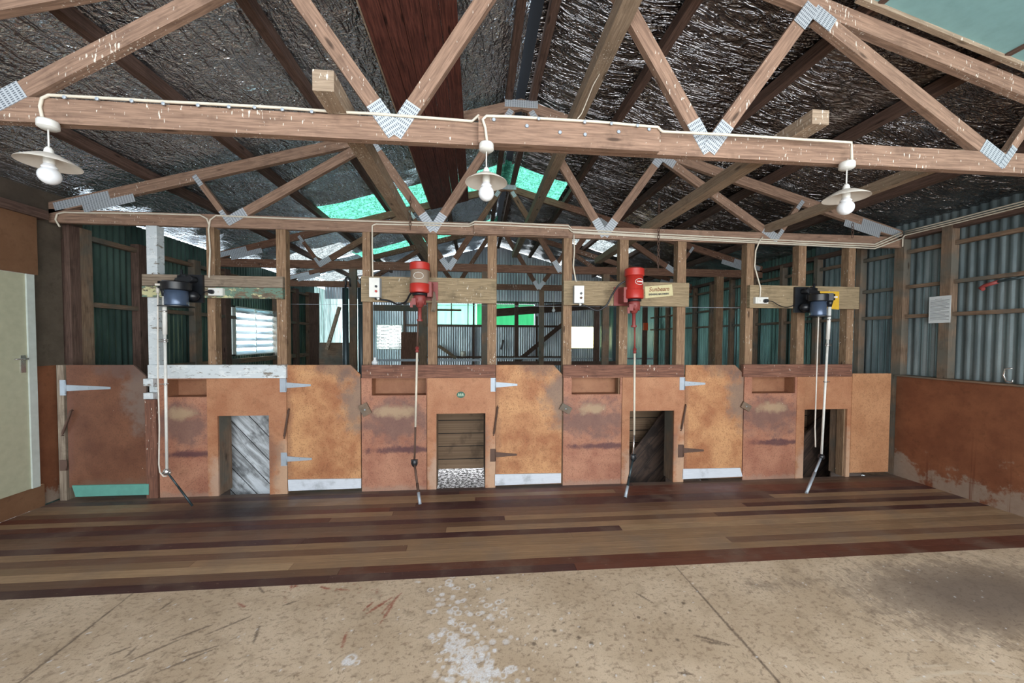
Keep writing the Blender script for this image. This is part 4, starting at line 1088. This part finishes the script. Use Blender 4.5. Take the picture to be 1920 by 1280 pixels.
# spare hooks beside the left motor
q = at(808, 565, -.1); mb = MB()
for k in range(4):
    pts = [Vector((q.x+.01*k+.02*math.sin(t*3.0)*.8, -.10+.01*k, q.z+.1-.2*t)) for t in np.linspace(0, 1, 12)]
    mb.tube(pts, .006, 6)
tag(build('rope', mb, M['oldboard']), 'grey cord bundle hanging right of the dusty red motor', 'rope')
q = at(1211, 612, 5.95); tag(build('marker_block', MB().box(q.x-.06, q.x+.05, 5.93, 5.998, q.z-.1, q.z+.1), M['orange']), 'small orange block fixed to the far post behind the right red motor', 'block')

# ================================================================== BLACK / BLUE MACHINES
def black_machine(X, mir, label, P):
    """P: pixel landmarks"""
    Y = -.22; root = None
    cyl = P['cyl']; cx = (cyl[0]+cyl[2])/2; S = (Y+CAMD)/FPX
    c = at(cx, (cyl[1]+cyl[3])/2, Y); r = (cyl[2]-cyl[0])/2*S*.93
    z1, z0 = at(cx, cyl[1], Y).z, at(cx, cyl[3], Y).z
    root = thing('shearing_machine', (c.x, Y, z0), label, 'shearing machine', 'black and blue shearing machines')
    build('motor_can', MB().lathe((c.x, Y, 0), [(z0, r*.97), (z0+.01, r), (z1, r)], 36), M['blueg'], root)
    build('bottom_flange', MB().lathe((c.x, Y, 0), [(z0-.014, r*1.15), (z0-.010, r*1.5), (z0-.004, r*1.5), (z0, r*.9)], 40), M['black'], root)
    build('top_housing', MB().lathe((c.x, Y, 0), [(z1-.01, r*1.05), (z1, r*1.25), (z1+.062, r*1.25), (z1+.072, r*1.1)], 36), M['black'], root)
    a = P['plate']; pa, pb, pz0, pz1 = rect(*a, -.07)
    pl = MB().box(pa, pb, -.075, -.051, pz0, pz1)
    for f in (.12, .85): pl.lathe(((pa+pb)/2, -.076, pz0+(pz1-pz0)*f), [(0, .012), (.01, .009)], 6, (0, -1, 0))
    pl.sphere(((pa+pb)/2, -.12, pz0+.055), .05, sc=(1.25, 1, 1)); pl.cyl(((pa+pb)/2, -.08, pz1-.05), ((pa+pb)/2, -.16, pz1-.05), .03)
    build('wall_plate', pl, M['black'], root)
    zm = z1+.055; pc = (pa+pb)/2
    arm = MB().beam((pc, -.13, pz1-.05), (c.x, Y, zm+.03), .035, .045).beam((pc, -.13, zm-.01), (c.x, Y, zm-.01), .06, .05)
    arm.tube([(pc+mir*.03, -.14, pz1-.02), (pc+mir*.09, -.15, zm+.07), (c.x, -.18, zm+.055), (c.x+mir*.03, -.2, zm+.01)], .02, 10)
    arm.box(pc-.012, pc+.012, -.14, -.12, pz1-.03, pz1+.03) if False else arm.cyl((pc+mir*.07, -.14, zm+.03), (pc+mir*.07, -.14, zm+.14), .012)
    build('arm', arm, M['black'], root)
    hp = at(*P['head'], Y-.03)
    hdm = MB().beam((c.x, Y, zm-.018), (hp.x, Y-.03, zm-.018), .13, .075).cyl((hp.x, Y-.03, zm-.05), (hp.x, Y-.03, zm+.012), .045).cyl((hp.x, Y-.03, zm-.12), (hp.x, Y-.03, zm-.045), .018, .034)
    build('drive_head', hdm, M['black'], root)
    build('indicator', MB().box(hp.x-.02+mir*.02, hp.x+.02+mir*.02, Y-.08, Y-.074, zm-.03, zm-.012), M['dirty_white'], root)
    t0 = Vector((hp.x, Y-.03, zm-.11)); kn = at(*P['knee'], Y-.03)
    m1 = t0.lerp(kn, .22)
    build('drive_tube', MB().cyl(t0, m1, .017).cyl(m1, kn, .0115), M['white'], root)
    cl = MB()
    for f in (.09, .25, .26, .5): q = t0.lerp(kn, f); cl.cyl(q+Vector((0, 0, -.006)), q+Vector((0, 0, .006)), .02); cl.cyl(q, q+Vector((mir*.05, 0, .0)), .004, n=8)
    build('collar', cl, M['chrome'], root)
    build('knee_joint', MB().sphere(kn, .03, sc=(1, 1, 1.1)).cyl(kn+Vector((-.035, 0, -.01)), kn+Vector((.035, 0, -.01)), .01), M[P['kmat']], root)
    dv = ray(*P['foot']); ft = CAMP+dv*((.02-CAMP.z)/dv.z)
    if ft.y < -.5: ft = at(*P['foot'], -.5)
    build('hand_tube', MB().cyl(kn, kn.lerp(ft, .5), .008 if P['thin'] else .011).cyl(kn.lerp(ft, .45), ft, .009 if P['thin'] else .0135), M['dark_steel'] if P['thin'] else M['galv'], root)
    pts = [at(*q, Y-.01) for q in P['cord']]; out = []
    for i in range(len(pts)-1):
        for k in range(6): out.append(pts[i].lerp(pts[i+1], k/6))
    out.append(pts[-1]); build('pull_cord', MB().tube(out, .0062, 8).cyl(pts[0]+Vector((0, 0, -.02)), pts[0]+Vector((0, 0, .03)), .013), M['dirty_white'], root)
    return root
BA = black_machine(0, -1, 'black and blue shearing machine on the white-washed post, far left', dict(cyl=(313, 543, 349, 573), plate=(352, 515, 381, 567), head=(308, 536), knee=(313, 884), foot=(361, 948), kmat='chrome', thin=True,
              cord=[(296, 545), (296, 700), (299, 800), (298, 870), (300, 885), (307, 893), (313, 892)]))
BB = black_machine(0, 1, 'black and blue shearing machine in front of the yellow card, far right', dict(cyl=(1519, 564, 1549, 592), plate=(1490, 538, 1518, 586), head=(1556, 552), knee=(1540, 856), foot=(1512, 924), kmat='black', thin=False,
              cord=[(1536, 556), (1533, 640), (1530, 740), (1528, 800), (1529, 838)]))
def socket(px, plug, label, cordpts, clabel):
    x0, x1, z0, z1 = rect(*px, -.08)
    root = thing('power_socket', ((x0+x1)/2, -.05, z0), label, 'socket', 'white power sockets')
    build('box_body', MB().box(x0, x1, -.085, -.051, z0, z1), M['white'], root)
    build('cover', MB().box(x0+.02, x1-.004, -.09, -.0852, z0+.004, z1-.004), M['white'], root)
    q = at(*plug, -.095); build('switch', MB().box(q.x+(.05 if q.x < 0 else -.06), q.x+(.06 if q.x < 0 else -.05), -.094, -.0902, q.z-.006, q.z+.01), M['dirty_white'], root)
    cd = flex(cordpts, .0045, clabel)
    build('plug', MB().cyl((q.x, -.0905, q.z), (q.x, -.125, q.z), .022, .018), M['black'], cd)
socket((391, 540, 418, 554), (397, 547), 'white power socket on the peeling green board', [(397, 547, -.12), (390, 546, -.12), (382, 548, -.11), (376, 552, -.1)], BA)
socket((1416, 557, 1440, 569), (1435, 564), 'white power socket on the right wide board', [(1435, 564, -.12), (1448, 565, -.11), (1460, 572, -.1), (1474, 576, -.09), (1484, 574, -.09), (1492, 570, -.09)], BB)

# ================================================================== SIGNS
def text(s, loc, size, mat, parent, name='lettering', wx=1.0, shear=0, bold=0):
    cu = bpy.data.curves.new(name, 'FONT'); cu.body = s; cu.size = size; cu.extrude = .0006; cu.align_x = 'CENTER'; cu.align_y = 'CENTER'; cu.shear = shear; cu.offset = bold
    ob = bpy.data.objects.new(name, cu); COL.objects.link(ob)
    dg = bpy.context.evaluated_depsgraph_get(); me = bpy.data.meshes.new_from_object(ob.evaluated_get(dg)); COL.objects.unlink(ob); bpy.data.objects.remove(ob)
    o = bpy.data.objects.new(name, me); me.materials.clear(); me.materials.append(mat); COL.objects.link(o)
    o.parent = parent; o.location = Vector(loc)-parent.location; o.rotation_euler = (H, 0, 0); o.scale = (wx, 1, 1); return o
q = [at(*p_, -.055) for p_ in ((1209, 537), (1260, 533), (1262, 554), (1210, 559))]
sg = build('name_sign', MB().prism([(p_.x, p_.z) for p_ in q], -.056, -.0515), M['cream']); tag(sg, 'cream metal maker sign with brown script screwed to the right wide board', 'sign')
cxs, czs = sum(p_.x for p_ in q)/4, sum(p_.z for p_ in q)/4
t = text('Sunbeam', (cxs, -.0575, czs+.02), .062, M['redink'], sg, shear=.25, bold=.001); t.rotation_euler = (H, -.06, 0)
t = text('SHEARING MACHINERY', (cxs, -.0575, czs-.032), .026, M['ink'], sg, wx=.82, bold=.001); t.rotation_euler = (H, -.06, 0)
x0, x1, z0, z1 = rect(1537, 546, 1573, 580, -.055)
tag(build('yellow_card', MB().prism([(x0, z0+.015), (x1+.004, z0), (x1, z1), (x0, z1)], -.0555, -.0515), M['yellow']), 'plain yellow card on the board behind the right black machine', 'card')
# notice on the right wall
px = XR+.004
p0, p1 = atX(1743, 557, px), atX(1784, 553, px); y_a, y_b = p1.y, p0.y; zt_ = (p0.z+p1.z)/2; zb_ = atX(1763, 605, px).z
nt = build('paper_notice', MB().box(px-.003, px, y_a, y_b, zb_, zt_), M['paper']); tag(nt, 'white printed paper notice pinned to a stud on the right iron wall', 'paper')
mb = MB()
for k in range(17):
    z = zt_-.03-k*(zt_-zb_-.05)/17; a_ = y_b-.012; L_ = (y_b-y_a-.024)*(1 if k % 3 else random.uniform(.5, .9))
    if k == 0: a_ -= .04; L_ = .06
    mb.box(px-.0036, px-.0031, a_-L_, a_, z-.0022, z+.0012)
build('print', mb, M['ink'], nt)

# ================================================================== RIGHT AND LEFT WALL FRAMING
def yX(x, y, X): return atX(x, y, X).y
ord_ = ['first', 'second', 'third', 'fourth', 'fifth', 'sixth', 'seventh', 'eighth', 'ninth', 'tenth', 'eleventh', 'twelfth', 'thirteenth']
rs = [(-1.34, .07, 'foremost stud on the right iron wall, at the edge of the view'), (-.47, .09, 'reddish stud behind the paper notice on the right wall'), (-.03, .10, 'corner stud where the partition meets the right wall')]
for y, w_, lb in rs:
    tag(build('wall_stud', MB().box(XR+.002, XR+.088, y, y+w_, 1.168 if y < -.1 else 0, 2.74, 2), M['stud_grey']), lb, 'stud', 'studs of the right wall')
yy = .46; k = 0
while yy < 6.3:
    tag(build('wall_stud', MB().box(XR+.002, XR+.088, yy, yy+.06, 0, 2.74, 2), M['stud_grey']), ord_[k]+' stud of the right wall counted back from the partition', 'stud', 'studs of the right wall'); yy += .62; k += 1
for i, (za, zb) in enumerate(((1.812, 1.85), (2.145, 2.182), (2.538, 2.578))):
    tag(build('wall_girt', MB().box(XR+.035, XR+.08, -3.0, 6.4, za, zb, 1), M['stud_grey']), ['lowest', 'middle', 'highest'][i]+' horizontal girt along the right iron wall', 'girt', 'girts of the right wall')
struct('trim_5', MB().box(XR+.005, XR+.085, -6.6, 6.4, 2.705, 2.76, 1), M['purlin'])
tag(build('dado_ledge', MB().box(XR-.03, XR, -3.0, .0, 1.15, 1.165), M['stud_grey']), 'thin ledge along the top of the right dado', 'ledge')
# left wall beyond the partition
yy = .14; k = 0
for (xp0, xp1) in ((133, 152), (153, 187), (262, 276), (366, 384), (424, 445), (519, 540), (556, 566), (580, 597)):
    ya, yb = yX(xp0, 560, XL), yX(xp1, 560, XL)
    if yb-ya > .14: yb = ya+.12 if k else yb
    tag(build('wall_stud', MB().box(XL-.088, XL-.0, ya, min(yb, ya+.2), 0, 2.64, 2), M['stud_grey' if k % 2 else 'purlin']), ord_[k]+' stud of the left wall counted back from the partition', 'stud', 'studs of the left wall'); k += 1
for i, (za, zb) in enumerate(((1.12, 1.2), (1.86, 1.91), (2.54, 2.59))):
    for (ya, yb) in ((.1, 2.76),) if i == 1 else ((.1, 6.0),):
        tag(build('wall_girt', MB().box(XL-.08, XL-.015, max(ya, .2), yb, za, zb, 1), M['stud_grey']), ['lowest', 'middle', 'highest'][i]+' horizontal girt on the left wall behind the partition', 'girt', 'girts of the left wall')
tag(build('wall_girt', MB().box(XL-.05, XL-.005, 4.2, 6.0, 1.86, 1.91, 1), M['stud_grey']), 'short girt on the left wall beyond the louvre window', 'girt', 'girts of the left wall')

# ================================================================== YARD BEHIND THE PARTITION
def post(xp0, xp1, Y, ztop_, mat, label, name='pen_post', z0=0, T=.07, cat='post', group='posts behind the partition'):
    xa, xb = at(xp0, 620, Y).x, at(xp1, 620, Y).x
    return tag(build(name, MB().box(xa, xb, Y, Y+T, z0, ztop_, 2), M[mat]), label, cat, group)
post(655, 668, 2.08, 2.61, 'stud_grey', 'rough timber post between the hooked steel posts')
post(1130, 1142, 2.08, 2.61, 'stud_grey', 'rough timber post left of the right red motor')
post(1342, 1355, 2.08, 2.61, 'stud', 'reddish timber post in the pens, right of the orange piece')
post(903, 914, 2.08, 2.61, 'stud_grey', 'timber post beside the third gate stud, behind it')
post(1011, 1020, 4.2, 2.61, 'stud_grey', 'timber post in the middle of the far opening')
post(785, 800, 4.2, 2.61, 'stud_grey', 'timber post behind the dusty red motor')
post(965, 972, 6.5, 2.6, 'purlin', 'dark post far back left of the diagonal brace')
post(1114, 1124, 4.4, 2.61, 'purlin', 'dark post right of the ivory louvre window')
post(1150, 1156, 4.4, 2.61, 'dark_steel', 'thin steel post right of the ivory louvre window')
post(580, 597, 5.4, 2.61, 'purlin', 'dark broad post at the end of the left wall')
post(1206, 1214, 6.0, 2.6, 'purlin', 'dark post at the far end of the right wall')
# steel posts with hooks
def steel_post(xp, Y, label):
    q = at(xp, 600, Y); zt_ = at(xp, 540, Y).z
    root = thing('steel_post', (q.x, Y, 0), label, 'post', 'steel posts with hooks')
    build('pole', MB().cyl((q.x, Y, 0), (q.x, Y, zt_), .042), M['dark_steel'], root)
    pts = [(q.x, Y, zt_-.01), (q.x+.01, Y, zt_+.1)]+[(q.x+.03+.03*math.cos(a), Y, zt_+.12+.03*math.sin(a)) for a in np.linspace(math.pi, 0, 8)]+[(q.x+.07, Y, zt_+.02)]
    build('hook', MB().tube(pts, .014, 8), M['black'], root)
steel_post(648, 1.7, 'dark steel post with a hook, left of the rough timber post'); steel_post(677, 1.7, 'dark steel post with a hook, right of the rough timber post')
# far wall frame
for i, x in enumerate((-2.75, -1.62, -.12, 2.35, 3.62)):
    tag(build('wall_stud', MB().box(x-.035, x+.035, LY-.09, LY-.02, .2, 2.98 if x < .5 else 2.45, 2), M['purlin']), ord_[i]+' dark stud of the far back wall from the left', 'stud', 'studs of the far back wall')
for i, (za, zb) in enumerate(((.8, .88), (2.02, 2.1))):
    for j, (xa, xb) in enumerate(((-2.7, 3.6),)): tag(build('wall_girt', MB().box(xa, xb, LY-.08, LY-.025, za, zb, 0), M['purlin']), ['lower', 'upper'][i]+' dark girt across the far back wall', 'girt', 'girts of the far back wall')
tag(build('diagonal_brace', web_mb((at(955, 690, 10.86).x, at(955, 690, 10.86).z), (at(1055, 608, 10.86).x, at(1055, 608, 10.86).z), 10.86, 10.908, .16), M['purlin']), 'dark diagonal brace in front of the far iron wall', 'brace')
tag(build('diagonal_brace', web_mb((at(822, 648, 10.86).x, at(822, 648, 10.86).z), (at(856, 672, 10.86).x, at(856, 672, 10.86).z), 10.86, 10.908, .12), M['stud_grey']), 'short diagonal brace below the green window', 'brace')
tag(build('diagonal_brace', web_mb((at(612, 655, 3.55).x, at(612, 655, 3.55).z), (at(636, 575, 3.55).x, at(636, 575, 3.55).z), 3.55, 3.595, .06), M['binder']), 'pale diagonal brace left of the hooked steel posts', 'brace')
tag(build('cross_beam', MB().box(at(700, 577, 6.3).x, at(800, 577, 6.3).x, 6.3, 6.35, at(750, 583, 6.3).z, at(750, 572, 6.3).z, 0), M['stud_grey']), 'timber crosspiece above the far white window', 'beam')
def pen_rail(xp0, xp1, yp, Y, h_, mat, label):
    a, b = at(xp0, yp, Y), at(xp1, yp, Y)
    tag(build('pen_rail', MB().box(a.x, b.x, Y, Y+.04, a.z-h_/2, a.z+h_/2, 0), M[mat]), label, 'rail', 'pen rails')
pen_rail(707, 903, 675, 4.272, .05, 'galv', 'pale pen rail below the far white and green windows')
pen_rail(932, 1240, 672, 6.072, .04, 'galv', 'pale pen rail below the far iron wall')
pen_rail(932, 1160, 681, 4.272, .09, 'purlin', 'dark low pen rail behind the third gate')
a, b = at(598, 642, 3.6), at(655, 642, 3.6); tag(build('yard_panel', MB().box(a.x, b.x, 3.6, 3.64, 0, a.z, 0), M['stud_grey']), 'low boarded yard panel left of the hooked steel posts', 'panel')
tag(build('sheeting_panel', MB().box(at(752, 660, 8).x, at(798, 660, 8).x, 8, 8.04, 0, 1.75), M['rail']), 'brown boarded screen beside the far white window', 'panel')
q = at(869, 648, 10.8); tag(build('wall_tin', MB().cyl((q.x, 10.81, .881), (q.x, 10.81, 1.08), .1), M['dirty_white']), 'small white tin on the girt below the green window', 'tin')
tag(build('hand_tool', web_mb((at(940, 655, 10.86).x, at(940, 655, 10.86).z), (at(944, 637, 10.86).x, at(944, 637, 10.86).z), 10.88, 10.915, .08), M['black']), 'dark tool hanging on the far iron wall', 'tool')
# far bulb
q = at(1038, 575, 4.33); L5 = thing('bare_bulb', q, 'bare bulb hanging in the far opening', 'lamp')
build('cord', MB().cyl(q, (q.x, q.y, 2.614), .004), M['cable'], L5); build('socket', MB().cyl(q+Vector((0, 0, -.05)), q, .018), M['cable'], L5); build('bulb', MB().sphere(q+Vector((0, 0, -.08)), .038), M['bulb'], L5)
# bottle on the rail
q = at(703, 684, .04); mb = MB().lathe(q, [(0, .03), (.03, .034), (.045, .02), (.06, .012), (.075, .018), (.08, .01)], 16)
tag(build('rag_bundle', mb, M['paper']), 'small white bundle standing on the rail left of the dusty red motor', 'rag')

# ================================================================== SMALL THINGS ON THE RIGHT WALL
p0, p1 = atX(1838, 537, XR-.02), atX(1925, 519, XR-.02)
o = build('hand_saw', MB().tube([p1, p0.lerp(p1, .5)+Vector((0, 0, .012)), p0.lerp(p1, .15), p0+Vector((0, 0, -.012))], .011, 8), M['dark_steel']); tag(o, 'dark tool with a red grip resting along the girt of the right wall', 'tool')
build('grip', MB().tube([p0.lerp(p1, .4)+Vector((0, 0, .01)), p0.lerp(p1, .1), p0+Vector((0, 0, -.015)), p0+Vector((-.01, -.03, -.03))], .017, 8), M['dullred'], o)
q = atX(1890, 704, XR-.02)
tag(build('wire_hook', MB().tube([(q.x, q.y-.03, q.z+.07), (q.x, q.y+.02, q.z+.06), (q.x, q.y+.03, q.z), (q.x, q.y+.01, q.z-.05), (q.x, q.y-.03, q.z-.06), (q.x, q.y-.03, q.z-.03)], .007, 8), M['chrome']), 'bent bright wire hook on the iron just above the right dado', 'hook')
